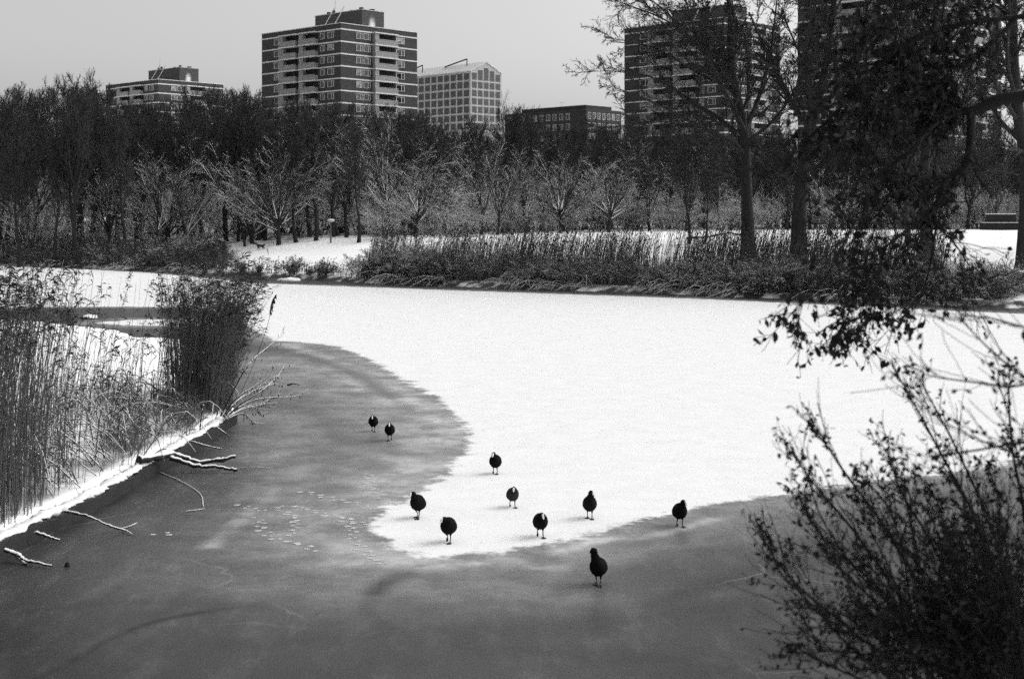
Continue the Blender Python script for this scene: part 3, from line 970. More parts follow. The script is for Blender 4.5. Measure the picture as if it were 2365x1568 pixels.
# thick bare trunks (pollards and stems) seen in front of the undergrowth
POLL = [tall_tree(420 + i, H=9.0, t0=0.36, r=0.25, bark='bark_snow', bend=l) for i, l in enumerate((-0.10, 0.0, 0.12))]
POLLARD = [(526, 556, 0, 1.15, 'thick pollard trunk at the left end of the white meadow beside the reeds'),
           (549, 558, 1, 0.95, 'thin upright trunk second from the left end of the white meadow'),
           (612, 556, 1, 1.0, 'upright dark trunk between the low spreading tree and the broad meadow tree'),
           (686, 560, 0, 1.05, 'stout black pollard trunk right of the broad meadow tree'),
           (729, 557, 1, 1.15, 'tall dark pollard trunk midway along the meadow edge, left of the lamp'),
           (828, 561, 1, 1.0, 'black pollard trunk with a snowy knob, last on the right of the meadow edge'),
           (1592, 566, 1, 0.8, 'thick short trunk in snow behind the reeds, left of the small leaning stump'),
           (1626, 560, 2, 0.6, 'small leaning stump in snow behind the reeds, left of the tall bank trees'),
           (40, 556, 1, 1.2, 'dark trunk near the left edge of the picture behind the left reed belt'),
           (118, 548, 2, 1.1, 'slanting dark trunk behind the left reed belt, left of the twin trunks'),
           (168, 545, 1, 1.3, 'slimmer left stem of the twin dark trunks behind the left reed belt'),
           (184, 545, 0, 1.5, 'thicker right stem of the twin dark trunks behind the left reed belt'),
           (285, 540, 1, 1.2, 'straight dark trunk behind the left reed belt, left of the fan-shaped tree')]
for px, py, k, s, lab in POLLARD:
    Y = 112.0 if px < 1000 else 120.0
    p = G(px, py, 60, 200)
    if p[1] > 135: p = V((px - CX) * Y / F, Y, gz((px - CX) * Y / F, Y))
    plant_tree('pollard_tree', lab, 'tree', POLL[k], p, 0.0, s * 0.8, 'thick bare trunks along the edge of the wood', zs=s)

# birch stem that shows white between the office block and the low block
bt = np.random.default_rng(77)
Pb = smooth_curve([(0, 0, -0.3), (0.05, 0, 4), (-0.1, 0, 8), (0.05, 0, 12), (0, 0, 13.5)], 12)
Rb = np.linspace(0.11, 0.03, 12)
lvb = grow_tree(bt, (Pb[None], Rb[None]), [dict(n=12, t0=0.35, t1=1, ang=0.5, angj=0.15, ln=0.22, lnj=0.3, K=5, up=0.1, wob=0.1, rr=0.4), dict(n=8, t0=0.2, t1=1, ang=0.6, angj=0.2, ln=0.45, lnj=0.3, K=4, up=-0.1, wob=0.1, rr=0.5, rmin=0.008)])
xb = (1163 - CX) * 168 / F
plant_tree('birch_tree', 'slim white-barked birch rising between the pale office block and the low dark block', 'tree', tree_meshes(lvb, M['birch'], M['twig']), (xb, 168, gz(xb, 168)), 0, 1.12)


# ------------------------------------------------------------------ big bank trees at the right
def bank_tree(seed, base, trunk_px, r0, r1, limbs, label, spec=None, Y=None):
    """trunk and main limbs follow given outlines; finer branches grow from them"""
    rr = np.random.default_rng(seed)
    Y = base[1]
    P = smooth_curve([W(px, py, Y) + V(0, dy, 0) for px, py, dy in trunk_px], 14) - V(*base)
    P[0, 2] = -0.5
    R = np.linspace(r0, r1, 14); R[0] *= 1.5; R[1] *= 1.12
    LP, LR = [], []
    for pts, ra, rb in limbs:
        q = smooth_curve([W(px, py, Y) + V(0, dy, 0) for px, py, dy in pts], 10) - V(*base)
        LP.append(q); LR.append(np.linspace(ra, rb, 10))
    lv1 = (np.stack(LP), np.stack(LR), np.array([np.linalg.norm(np.diff(q, axis=0), axis=1).sum() for q in LP]))
    ex = children_of(P[None], R[None], np.array([14.0]), rr, n=9, t0=0.5, t1=1.0, ang=0.7, angj=0.2, ln=0.4, lnj=0.3, K=10, up=0.3, wob=0.09, rr=0.4, taper=0.2)
    lv1 = tuple(np.concatenate([a, b]) for a, b in zip(lv1, ex))
    lv = [(P[None], R[None], None), lv1]
    for s in (dict(n=13, t0=0.10, t1=1.0, ang=0.65, angj=0.25, ln=0.34, lnj=0.35, K=7, up=0.12, wob=0.13, rr=0.5, taper=0.45, rmin=0.018, tip=0.3),
              dict(n=9, t0=0.12, t1=1.0, ang=0.65, angj=0.25, ln=0.46, lnj=0.35, K=5, up=0.08, wob=0.13, rr=0.55, taper=0.4, rmin=0.014),
              dict(n=6, t0=0.15, t1=1.0, ang=0.6, angj=0.25, ln=0.5, lnj=0.35, K=4, up=0.05, wob=0.12, rr=0.6, taper=0.4, rmin=0.012),
              dict(n=3, t0=0.15, t1=1.0, ang=0.6, angj=0.25, ln=0.55, lnj=0.35, K=3, up=0.0, wob=0.1, rr=0.7, taper=0.4, rmin=0.009)):
        lv.append(children_of(*lv[-1], rr, **s))
    return plant_tree('bank_tree', label, 'tree', tree_meshes(lv, M['bark'], M['twig'], (12, 7, 5, 3, 3)), base, 0, 1.0, 'tall bare trees on the right far bank')


def base_at(px, Y): x = (px - CX) * Y / F; return (x, Y, gz(x, Y))


bank_tree(501, base_at(1728, 83), [(1728, 640, 0), (1727, 520, 0), (1724, 430, 0), (1722, 340, 0), (1712, 250, .3), (1690, 150, .5), (1690, 40, .6), (1680, -80, .8)], 0.42, 0.10,
          [([(1722, 360, 0), (1690, 330, -.5), (1600, 290, -1), (1500, 240, -1.5), (1400, 205, -2)], .16, .02), ([(1722, 345, 0), (1680, 280, 1), (1610, 230, 2), (1520, 170, 2.5), (1400, 150, 3)], .17, .02),
           ([(1718, 300, 0), (1660, 200, -1), (1600, 90, -2), (1560, -20, -2.5)], .17, .03), ([(1718, 310, 0), (1760, 220, 1), (1790, 120, 1.5), (1810, -20, 2)], .17, .04),
           ([(1722, 420, 0), (1650, 400, -1), (1560, 385, -2), (1480, 400, -2.5)], .09, .02), ([(1725, 350, 0), (1760, 370, 1), (1800, 410, 1.5), (1840, 420, 2)], .12, .04),
           ([(1715, 250, 0), (1650, 130, 1.5), (1560, 40, 2.5), (1450, -10, 3)], .14, .02), ([(1640, 150, -1), (1560, 70, -2), (1500, 20, -2.5), (1440, 0, -3)], .08, .02),
           ([(1700, 210, .3), (1620, 160, 2), (1520, 95, 3), (1420, 80, 3.5)], .10, .02), ([(1716, 310, 0), (1610, 260, 1.5), (1490, 280, 2.5), (1380, 290, 3)], .10, .02), ([(1722, 330, 0), (1780, 280, -1), (1830, 200, -1.5), (1860, 90, -2)], .12, .03)],
          'tall bare straight-trunked tree, leftmost of the big trees on the right bank')
bank_tree(502, base_at(1848, 80), [(1845, 640, 0), (1845, 520, 0), (1850, 430, 0), (1862, 330, 0), (1880, 270, 0), (1900, 180, -.3), (1915, 60, -.5), (1930, -90, -1)], 0.46, 0.12,
          [([(1872, 300, 0), (1830, 230, .6), (1790, 140, 1), (1740, 20, 1.5)], .2, .05), ([(1880, 270, 0), (1960, 180, 1), (2040, 60, 2), (2100, -40, 2.5)], .16, .03),
           ([(1845, 430, 0), (1800, 410, -1), (1770, 395, -1.6), (1735, 392, -2)], .13, .05), ([(1850, 400, 0), (1940, 360, -1), (2030, 330, -2), (2100, 320, -2.5)], .12, .03),
           ([(1835, 240, 0), (1845, 150, -1), (1860, 40, -1.5), (1850, -60, -2)], .14, .04), ([(1800, 160, 0), (1700, 110, 1), (1620, 60, 2), (1540, 40, 3)], .09, .02)],
          'thick dark tree forking into a wide V, second of the big bank trees')
bank_tree(503, base_at(2140, 78), [(2140, 650, 0), (2140, 540, 0), (2132, 440, 0), (2140, 330, 0), (2150, 200, 0), (2160, 60, 0), (2170, -90, 0)], 0.40, 0.12,
          [([(2135, 420, 0), (2080, 330, 1), (2020, 230, 1.5), (1960, 120, 2)], .15, .03), ([(2140, 380, 0), (2200, 290, 1), (2260, 200, 2), (2290, 80, 3)], .15, .03),
           ([(2150, 250, 0), (2100, 150, -1), (2070, 20, -2), (2050, -60, -2)], .14, .03), ([(2140, 450, 0), (2210, 410, -1), (2280, 400, -2), (2340, 410, -2)], .1, .03)],
          'dark trunk behind the hanging leaves, third of the big trees on the right bank')
bank_tree(504, base_at(2376, 72), [(2372, 660, 0), (2372, 560, 0), (2376, 450, 0), (2370, 350, 0), (2355, 280, 0), (2345, 190, 0), (2340, 60, 0), (2345, -90, 0)], 0.55, 0.14,
          [([(2362, 330, 0), (2330, 280, 1), (2310, 220, 2), (2290, 150, 2.5)], .14, .03), ([(2366, 350, 0), (2320, 350, -1), (2270, 360, -1.5), (2200, 400, -2)], .13, .03),
           ([(2370, 300, 0), (2420, 200, 1), (2450, 80, 2), (2460, -40, 3)], .18, .05), ([(2350, 250, 0), (2310, 140, -1), (2300, 40, -2), (2290, -60, -2)], .13, .03)],
          'massive dark trunk cut by the right edge of the picture on the far bank')
bank_tree(505, base_at(2096, 96), [(2098, 600, 0), (2096, 520, 0), (2092, 430, 0), (2096, 330, 0), (2100, 230, 0)], 0.26, 0.06,
          [([(2094, 430, 0), (2060, 350, 1), (2040, 260, 1.5), (2030, 200, 2)], .09, .02), ([(2094, 400, 0), (2130, 320, 1), (2150, 240, 2), (2160, 180, 3)], .09, .02)],
          'thinner dark trunk standing further back between the second and third bank trees')


# ------------------------------------------------------------------ far shore vegetation
def along_far(px):
    py = np.interp(px, [p[0] for p in FAR_SHORE], [p[1] for p in FAR_SHORE])
    return ICE(px, py)


def reed_bed(rr, bases, H, lean, rad, plume=True, leaves=2, K=5, plume_n=6, plume_len=0.16, fan=None, pw=0.012, lw=0.008, slim=False):
    """stems, blades and drooping plumes of a reed stand in one mesh"""
    N = len(bases)
    s = np.linspace(0, 1, K)
    az = rr.uniform(0, 6.28, N)
    dirv = np.stack([np.cos(az), np.sin(az), 0 * az], 1) * rr.uniform(0.02, 0.14, (N, 1)) + lean
    if fan is not None: dirv = dirv + fan
    P = bases[:, None] + H[:, None, None] * (s[None, :, None] * UP) + (H[:, None] * s[None] ** 1.8)[..., None] * dirv[:, None]
    P[:, :, 2] -= (H[:, None] * s[None] ** 3) * (np.linalg.norm(dirv, axis=1)[:, None] ** 2) * 0.4
    R = rad * (1 - 0.6 * s)[None] * rr.uniform(0.7, 1.2, (N, 1))
    a = Acc(); a.tubes(P, R, 3, 0)
    if leaves:
        m = np.repeat(np.arange(N), leaves)
        t = rr.uniform(0.2, 0.9, len(m)); u = t * (K - 1); i = np.minimum(u.astype(int), K - 2); f = (u - i)[:, None]
        b = P[m, i] * (1 - f) + P[m, i + 1] * f
        az = rr.uniform(0, 6.28, len(m))
        d = np.stack([np.cos(az), np.sin(az), rr.uniform(0.5, 1.6, len(m))], 1); d /= np.linalg.norm(d, axis=1, keepdims=True)
        L = rr.uniform(0.12, 0.34, len(m))[:, None]
        B = np.stack([b, b + d * L * 0.5, b + d * L * 0.85 - UP * L * 0.15, b + d * L - UP * L * 0.5], 1)
        wd = np.array([0.5, 1.0, 0.7, 0.1])[None] * lw * rr.uniform(0.7, 1.3, (len(m), 1))
        a.ribbons(B, wd, np.cross(d, rr.normal(size=d.shape)), 0)
    if plume:
        pick = np.nonzero(rr.uniform(0, 1, N) < (plume if isinstance(plume, float) else 0.75))[0]
        tip = P[pick, -1]; T = P[pick, -1] - P[pick, -2]; T /= np.linalg.norm(T, axis=1, keepdims=True)
        m = np.repeat(np.arange(len(pick)), plume_n)
        az0 = rr.uniform(0, 6.28, len(pick))
        pl = plume_len * rr.uniform(0.7, 1.3, len(pick))
        t = rr.uniform(-0.35, 1.0, len(m))
        droop = np.stack([np.cos(az0), np.sin(az0), -0.35 + 0 * az0], 1)[m]
        b = tip[m] + T[m] * (t * pl[m])[:, None] + droop * (np.clip(t, 0, 1) ** 2 * pl[m] * 0.8)[:, None]
        d = (T[m] + droop * 0.35 + rr.normal(0, 0.15, (len(m), 3))) if slim else (T[m] * 0.6 + droop * 0.9 + rr.normal(0, 0.45, (len(m), 3))); d /= np.linalg.norm(d, axis=1, keepdims=True)
        L = (pl[m] * rr.uniform(0.3, 0.65, len(m)))[:, None]
        B = np.stack([b, b + d * L * 0.5, b + d * L - UP * L * 0.15], 1)
        wd = np.array([0.35, 1.0, 0.15])[None] * pw * rr.uniform(0.7, 1.4, (len(m), 1))
        a.ribbons(B, wd, np.cross(d, rr.normal(size=d.shape)), 1)
    return a


def shore_bases(rr, n, px0, px1, d0, d1, power=1.0):
    px = rr.uniform(px0, px1, n)
    py = np.interp(px, [p[0] for p in FAR_SHORE], [p[1] for p in FAR_SHORE])
    Y0 = CAMH * F / (py - HY)
    Y = Y0 + d0 + (d1 - d0) * rr.uniform(0, 1, n) ** power
    X = (px - CX) * Y / F
    return np.stack([X, Y, ground_z(X, Y) - 0.05], 1)


r1 = np.random.default_rng(21)
b = shore_bases(r1, 5200, 850, 2180, 2.0, 12.0)
keep = np.sin(b[:, 0] * 1.3) + np.sin(b[:, 0] * 0.47 + 1) + r1.normal(0, 1.0, len(b)) > -1.2
b = b[keep]
o = reed_bed(r1, b, r1.uniform(1.6, 2.7, len(b)), V(0.16, 0, 0), 0.016, True, 2, 4, 3, 0.34, pw=0.020, lw=0.014, slim=True).build('reed_bed', [M['reed_far'], M['plume']])
tag(o, 'long belt of dry plumed reeds on the far right bank in front of the white field', 'reeds', kind='stuff')
b = shore_bases(r1, 5200, 845, 2330, 0.5, 5.0)
o = reed_bed(r1, b, r1.uniform(0.5, 1.5, len(b)), V(0.05, 0, 0), 0.013, False, 2, 4, lw=0.014).build('dry_grass', [M['grass'], M['plume']])
tag(o, 'dense grey dry grass and stalks between the far right shore and the plumed reeds', 'grass', kind='stuff')
b = shore_bases(r1, 3400, -120, 525, 0.5, 5.5)
o = reed_bed(r1, b, r1.uniform(0.4, 1.2, len(b)), V(0.05, 0, 0), 0.013, False, 2, 4, lw=0.014).build('dry_grass', [M['grass'], M['plume']])
tag(o, 'dense grey dry grass and stalks along the far left shore', 'grass', kind='stuff')
b = shore_bases(r1, 2600, -120, 525, 1.0, 7.0)
o = reed_bed(r1, b, r1.uniform(1.0, 1.9, len(b)), V(0.05, 0, 0), 0.014, 0.4, 3, 4, 5, 0.3, pw=0.04, lw=0.02).build('reed_bed', [M['reed_far'], M['plume']])
tag(o, 'dark belt of dry reeds along the far left bank below the wood', 'reeds', kind='stuff')
b = shore_bases(r1, 260, 530, 850, 0.4, 2.6)
o = reed_bed(r1, b, r1.uniform(0.4, 1.1, len(b)), V(0.05, 0, 0), 0.012, 0.2, 3, 4, 4, 0.2, pw=0.03, lw=0.018).build('grass_tufts', [M['reed_far'], M['plume']])
tag(o, 'short dry grass tufts in snow along the open edge of the meadow', 'grass', kind='stuff')

BRAM = [shrub_mesh(600 + i, 1.9, 26, 0.9, 'bramble', 9, 6, 0.16, 0.018, 0.1) for i in range(4)]
n = 40
for i in range(n):
    px = 840 + (i + r1.uniform(0, 1)) / n * 1500
    x, y = along_far(px); y += r1.uniform(0.9, 3.2); x = (px - CX) * y / F
    tall = 1.0 + 0.35 * math.exp(-((px - 960) / 120) ** 2)
    place_mesh('thicket_shrub', 'tangled leafless shrub in the dark thicket lining the far right shore', 'shrub', BRAM[i % 4], (x, y, gz(x, y)), r1.uniform(0, 6.28), r1.uniform(0.9, 1.3) * tall, 'thicket shrubs lining the far right shore', zs=r1.uniform(0.75, 1.3) * tall)
n = 26
for i in range(n):
    px = -80 + (i + r1.uniform(0, 1)) / n * 600
    x, y = along_far(px); y += r1.uniform(1.0, 5.0) + (i % 2) * 2.5; x = (px - CX) * y / F
    place_mesh('thicket_shrub', 'tangled leafless shrub in the dark thicket along the far left shore', 'shrub', BRAM[i % 4], (x, y, gz(x, y)), r1.uniform(0, 6.28), r1.uniform(1.0, 1.4), 'thicket shrubs lining the far left shore', zs=r1.uniform(0.8, 1.3) * (1.25 if px > 380 else 1))
DARKSH = [shrub_mesh(640 + i, 1.25, 24, 0.55, 'bramble', 9, 6, 0.10, 0.016, 0.3) for i in range(2)]
for px, py, s, lab in ((676, 640, 1.0, 'rounded dark shrub on the open shore below the dog, left of its twin'), (747, 644, 0.95, 'rounded dark shrub on the open shore, right one of the pair below the meadow'),
                       (716, 642, 0.45, 'little low bush between the two dark shore shrubs'), (560, 632, 0.65, 'low grassy bush at the left end of the open shore'), (600, 636, 0.45, 'tiny bush left of the pair of dark shore shrubs')):
    x, y = along_far(px); y += 0.9; x = (px - CX) * y / F
    place_mesh('shore_shrub', lab, 'shrub', DARKSH[0 if px < 700 else 1], (x, y, gz(x, y)), px, s, 'shrubs on the open shore')

# snow-bright shrub left of the dark forked tree
me_b = shrub_mesh(660, 3.4, 16, 0.9, 'shrub_snow', 10, 7, 0.14, 0.025, -0.1)
p = V((1045 - CX) * 118 / F, 118, 0); p[2] = gz(p[0], p[1])
place_mesh('snowy_shrub', 'round shrub thickly covered in snow behind the left end of the far reeds', 'shrub', me_b, p, 0.4, 1.15)

# stalks beaten down on the far water's edge
for (px0, px1, n, lab) in ((860, 2340, 360, 'snow-dusted broken stalks drooping onto the ice along the far right shore'), (-100, 530, 150, 'snow-dusted broken stalks drooping onto the ice along the far left shore')):
    b = shore_bases(r1, n, px0, px1, 0.25, 1.0)
    cl = np.sin(b[:, 0] * 0.8) > -0.3
    b = b[cl]
    N = len(b)
    d = np.stack([r1.normal(-0.6, 0.5, N), r1.normal(-0.6, 0.3, N)], 1); L = r1.uniform(0.6, 1.8, N)
    s = np.linspace(0, 1, 5)
    P = np.zeros((N, 5, 3))
    P[:, :, :2] = b[:, None, :2] + d[:, None] * (s[None, :, None] * L[:, None, None])
    P[:, :, 2] = np.maximum(b[:, 2:] + (r1.uniform(0.15, 0.5, N) * L)[:, None] * np.sin(s[None] * 2.4) - 0.35 * s[None] ** 2 * L[:, None], 0.02)
    a = Acc(); a.tubes(P, np.full((N, 5), 0.02) * (1 - 0.6 * s)[None], 4)
    tag(a.build('broken_stalks', M['bent']), lab, 'stalks', kind='stuff')

# ------------------------------------------------------------------ left bank
a = Acc()
edge = smooth_curve([(-6.35, 12.0)] + bank_edge, 60)
beam = Acc(); cap = Acc()
rl = np.random.default_rng(31)
for k in range(0, 59):
    p, q = edge[k], edge[k + 1]
    dv = (q - p) / np.linalg.norm(q - p); nv = V(dv[1], -dv[0])       # nv points to the water
    j0, j1 = 0.02 * math.sin(k * 0.7), 0.02 * math.sin((k + 1) * 0.7)
    c0, c1 = p + nv * 0.07, q + nv * 0.07
    v = []
    for c, j in ((c0, j0), (c1, j1)):
        for s, z in ((0.10, -0.3), (0.10, 0.17 + j), (-0.10, 0.19 + j), (-0.10, -0.3)):
            v.append((c[0] + nv[0] * s, c[1] + nv[1] * s, z))
    beam.add(v, [(0, 1, 5, 4), (1, 2, 6, 5), (2, 3, 7, 6)])
    if k == 58: beam.add(v, [(4, 5, 6, 7)])
bank = thing('bank_edging', 'straight wooden bank edging with a cap of snow beside the left reeds', 'bank edging', (0, 0, 0))
beam.build('beam', plain('wet_dark_wood', 0.022, 0.8, 0.5, 4), bank, False)
n = 160
e2 = smooth_curve([(-6.35, 12.0)] + bank_edge, n)
dv = np.gradient(e2, axis=0); dv /= np.linalg.norm(dv, axis=1, keepdims=True)
nv = np.stack([dv[:, 1], -dv[:, 0]], 1)
wid = 0.085 + 0.02 * np.sin(np.arange(n) * 0.5) + rl.normal(0, 0.012, n)
hgt = 0.04 + 0.014 * np.sin(np.arange(n) * 0.31 + 1) + rl.normal(0, 0.008, n)
S = np.concatenate([e2 + nv * 0.035, np.full((n, 1), 0.20), wid[:, None], hgt[:, None]], 1)
cap.loft(S, 12, wob=0.22, rng=rl)
M['snow'] = plain('fresh_snow', 0.82, 0.9, 0.04, 6, 0.05)
cap.build('snow_cap', M['snow'], bank)


def in_left(x, y): return sd_poly(LEFT_LAND, np.asarray(x, float), np.asarray(y, float))


def left_bases(rr, n, x0, x1, y0, y1, margin=0.1):
    out = np.zeros((0, 3))
    while len(out) < n:
        x = rr.uniform(x0, x1, n); y = rr.uniform(y0, y1, n)
        ok = in_left(x, y) > margin
        out = np.concatenate([out, np.stack([x[ok], y[ok], ground_z(x[ok], y[ok]) - 0.04], 1)])
    return out[:n]


r2 = np.random.default_rng(41)
# foreground clump at the left edge
b = np.concatenate([left_bases(r2, 330, -7.9, -6.15, 16.3, 20.5), left_bases(r2, 200, -6.8, -6.1, 16.3, 18.6)])
o = reed_bed(r2, b, np.clip(r2.normal(2.65, 0.35, len(b)), 1.4, 3.2), V(0.08, 0, 0), 0.0058, 0.85, 2, 6, 12, 0.2, pw=0.007, lw=0.007).build('reed_bed', [M['reed'], M['plume']])
tag(o, 'tall dense reeds at the left edge of the picture nearest the camera', 'reeds', kind='stuff')
# loose stand in the middle of the bank
b = np.concatenate([left_bases(r2, 240, -9.6, -5.8, 21.0, 29.0), left_bases(r2, 140, -10.5, -6.5, 25, 31)])
hh = r2.uniform(0.4, 1.5, len(b)); hh[::6] = r2.uniform(1.9, 2.75, len(hh[::6]))
o = reed_bed(r2, b, hh, V(0.13, 0, 0), 0.0052, 0.55, 1, 6, 12, 0.2, pw=0.009, lw=0.006).build('reed_bed', [M['reed'], M['plume']])
tag(o, 'loose see-through stand of dry reeds in the middle of the snowy left bank', 'reeds', kind='stuff')
# dense dark clump at the tip of the bank
b = np.concatenate([left_bases(r2, 900, -6.75, -5.5, 27.4, 31.0, 0.03), left_bases(r2, 160, -5.9, -5.45, 27.0, 29.2, 0.0)])
fan = np.stack([(b[:, 0] + 6.4) * 0.33 + 0.02, (b[:, 1] - 29.5) * 0.04, 0 * b[:, 0]], 1)
o = reed_bed(r2, b, np.clip(r2.normal(2.05, 0.45, len(b)), 0.8, 2.95), V(0.0, 0, 0), 0.0062, 0.55, 1, 6, 9, 0.26, fan=fan, pw=0.009, lw=0.009).build('reed_bed', [M['reed'], M['plume']])
tag(o, 'dense dark clump of reeds at the tip of the left bank', 'reeds', kind='stuff')
b = np.concatenate([left_bases(r2, 900, -8.2, -5.6, 19.0, 29.0, 0.0), left_bases(r2, 500, -6.6, -5.6, 22.5, 28.0, 0.0)])
b = b[np.sin(b[:, 0] * 5 + b[:, 1] * 1.7) + r2.normal(0, .6, len(b)) > 0]
o = reed_bed(r2, b, r2.uniform(.12, .6, len(b)), V(.1, 0, 0), .005, False, 2, 4, lw=.008).build('grass_tufts', [M['grass'], M['plume']])
tag(o, 'short broken stubble and grass poking through the snow of the left bank', 'grass', kind='stuff')
# bent dead stalks on the snow of the bank
N = 260
b = left_bases(r2, N, -8.2, -5.6, 19.5, 28.5, 0.03)
d = np.stack([r2.normal(-0.5, 0.6, N), r2.normal(-0.2, 0.5, N)], 1); L = r2.uniform(0.6, 1.7, N); s = np.linspace(0, 1, 6)
P = np.zeros((N, 6, 3)); P[:, :, :2] = b[:, None, :2] + d[:, None] * (s[None, :, None] * L[:, None, None])
P[:, :, 2] = np.maximum(b[:, 2:] + r2.uniform(0.2, 0.6, (N, 1)) * L[:, None] * np.sin(s[None] * 2.9), 0.06)
a = Acc(); a.tubes(P, np.full((N, 6), 0.011) * (1 - 0.5 * s)[None], 4)
tag(a.build('bent_stalks', M['bent']), 'bent dead stalks lined with snow lying over the left bank behind its edging', 'stalks', kind='stuff')


def ip(px, py, z=0.0):
    """point at height z above the pond seen at a frame position"""
    Y = (CAMH - z) * F / (py - HY)
    return V((px - CX) * Y / F, Y, z)


# one tall reed leaning out past the clump, its plume clear against the white ice
tr = thing('tall_reed', 'single tall reed right of the dense clump, dark plume against the white ice', 'reed', (0, 0, 0))
P = smooth_curve([ip(545, 935, .3), W(590, 830, 28.6), W(618, 750, 28.7), W(630, 690, 28.8)], 14)
a = Acc(); a.tubes(P[None], np.linspace(.008, .004, 14)[None], 5); a.build('stem', M['reed'], tr)
a = Acc()
Q = smooth_curve([W(623, 725, 28.8), W(627, 708, 28.8), W(631, 694, 28.8), W(637, 681, 28.8)], 40)
d = np.stack([r2.normal(.25, .35, 40), r2.normal(0, .3, 40), r2.normal(-.2, .6, 40)], 1)
B = np.stack([Q, Q + d * .03, Q + d * .06 - UP * .02], 1)
a.ribbons(B, np.tile(V(.008, .018, .006), (40, 1)), np.cross(d, r2.normal(size=d.shape))); a.tubes(Q[None], (.018 * np.sin(np.linspace(.3, 3.0, 40)) + .004)[None], 6); a.build('plume', M['plume'], tr)

def sticks(acc, lst, sides=6):
    for pts, r0_, r1_ in lst:
        P = smooth_curve(pts, 14)
        q = np.random.default_rng(int(abs(P[0, 0]) * 1000) % 9999)
        P = smooth_curve(P, 26) + q.normal(0, r0_ * 0.14, (26, 3))
        acc.tubes(P[None], (np.linspace(r0_, r1_, 26) * q.uniform(0.75, 1.25, 26))[None], sides)


a = Acc()
sticks(a, [([ip(325, 1062, .30), ip(400, 1050, .27), ip(460, 1066, .15), ip(545, 1055, .20)], .06, .028), ([ip(395, 1056, .24), ip(450, 1074, .12), ip(500, 1078, .09), ip(548, 1085, .05)], .045, .025),
           ([ip(470, 1066, .14), ip(500, 1062, .18), ip(520, 1058, .2)], .03, .018)], 8)
tag(a.build('fallen_branch', M['log']), 'forked snow-topped branch lying across the bank edging onto the ice', 'branch')
a = Acc()
sticks(a, [([ip(150, 1180, .22), ip(200, 1190, .2), ip(250, 1212, .1), ip(288, 1224, .03)], .02, .012), ([ip(280, 1221, .04), ip(300, 1215, .06), ip(316, 1207, .08)], .012, .008), ([ip(284, 1222, .03), ip(296, 1227, .03), ip(305, 1233, .015)], .01, .007)])
tag(a.build('snowy_stick', M['log']), 'thin snow-covered stick forked at its end, reaching from the edging over the ice', 'stick', 'snowy sticks along the bank edging')
a = Acc()
sticks(a, [([ip(10, 1268, .15), ip(40, 1280, .10), ip(60, 1292, .06), ip(120, 1306, .03)], .03, .015), ([ip(28, 1272, .12), ip(50, 1295, .03), ip(62, 1302, .02)], .02, .012)])
tag(a.build('snowy_stick', M['log']), 'snowy branching stick on the ice in the lower left corner', 'stick', 'snowy sticks along the bank edging')
a = Acc()
sticks(a, [([ip(80, 1228, .15), ip(105, 1236, .1), ip(138, 1247, .03)], .022, .012)])
tag(a.build('snowy_stick', M['log']), 'short snowy stick poking from the edging just above the lower left corner', 'stick', 'snowy sticks along the bank edging')
a = Acc()
sticks(a, [([ip(440, 1018, .3), ip(480, 1030, .25), ip(512, 1036, .15)], .016, .01), ([ip(462, 990, .3), ip(465, 960, .8), ip(470, 935, 1.0)], .014, .008), ([ip(500, 985, .3), ip(520, 1000, .2), ip(532, 1008, .1)], .014, .008)])
tag(a.build('snowy_stick', M['log']), 'crossed thin sticks at the far end of the bank edging', 'stick', 'snowy sticks along the bank edging')

# shrub at the bank tip whose snow-lined arms reach out over the ice
root = thing('leaning_shrub', 'leafless shrub at the bank tip reaching snow-lined arms with dangling dry catkins over the ice', 'shrub', (0, 0, 0))
ARMS = [[(515, 968, .25), (570, 930, .5), (620, 918, .55), (680, 915, .4), (712, 898, .5)], [(518, 965, .25), (560, 930, .55), (600, 905, .75), (640, 870, .95), (656, 845, 1.1)],
        [(520, 968, .25), (560, 945, .4), (600, 935, .4), (640, 930, .35)], [(520, 966, .25), (555, 938, .45), (590, 945, .3), (605, 960, .12)], [(522, 968, .25), (560, 955, .25), (585, 975, .06)],
        [(515, 962, .3), (545, 920, .7), (590, 890, .9), (630, 862, 1.1)], [(518, 962, .3), (560, 915, .6), (605, 895, .7), (640, 885, .7)], [(510, 960, .3), (540, 900, .9), (575, 840, 1.4), (620, 800, 1.6), (650, 775, 1.75)],
        [(521, 967, .25), (565, 940, .35), (610, 928, .4), (650, 908, .5)], [(517, 964, .3), (548, 925, .6), (582, 905, .65), (615, 880, .8)]]
br = Acc(); ck = Acc(); r3 = np.random.default_rng(51)
cb = []
for arm in ARMS:
    P = smooth_curve([ip(px, py, z) for px, py, z in arm], 18)
    br.tubes(P[None], np.linspace(0.014, 0.005, 18)[None], 6)
    lv = children_of(P[None], np.linspace(0.012, 0.005, 18)[None], np.array([1.6]), r3, n=7, t0=0.35, t1=1, ang=0.5, angj=0.2, ln=0.25, lnj=0.4, K=5, up=0.4, wob=0.1, rr=0.5, rmin=0.003)
    br.tubes(lv[0], lv[1], 3)
    cb.append(P[8:]); cb.append(lv[0][:, 2:].reshape(-1, 3))
cb = np.concatenate(cb); cb = cb[r3.uniform(0, 1, len(cb)) < 0.55]
br.build('branches', M['log'], root)
ck.leaves(cb, np.tile(V(0, 0, -1.0), (len(cb), 1)) + r3.normal(0, .25, (len(cb), 3)), r3.uniform(.04, .09, len(cb)), r3.uniform(.006, .013, len(cb)), r3)
ck.build('leaves', M['leaf'], root)  # hanging dry catkins of this shrub, shaped like small leaves

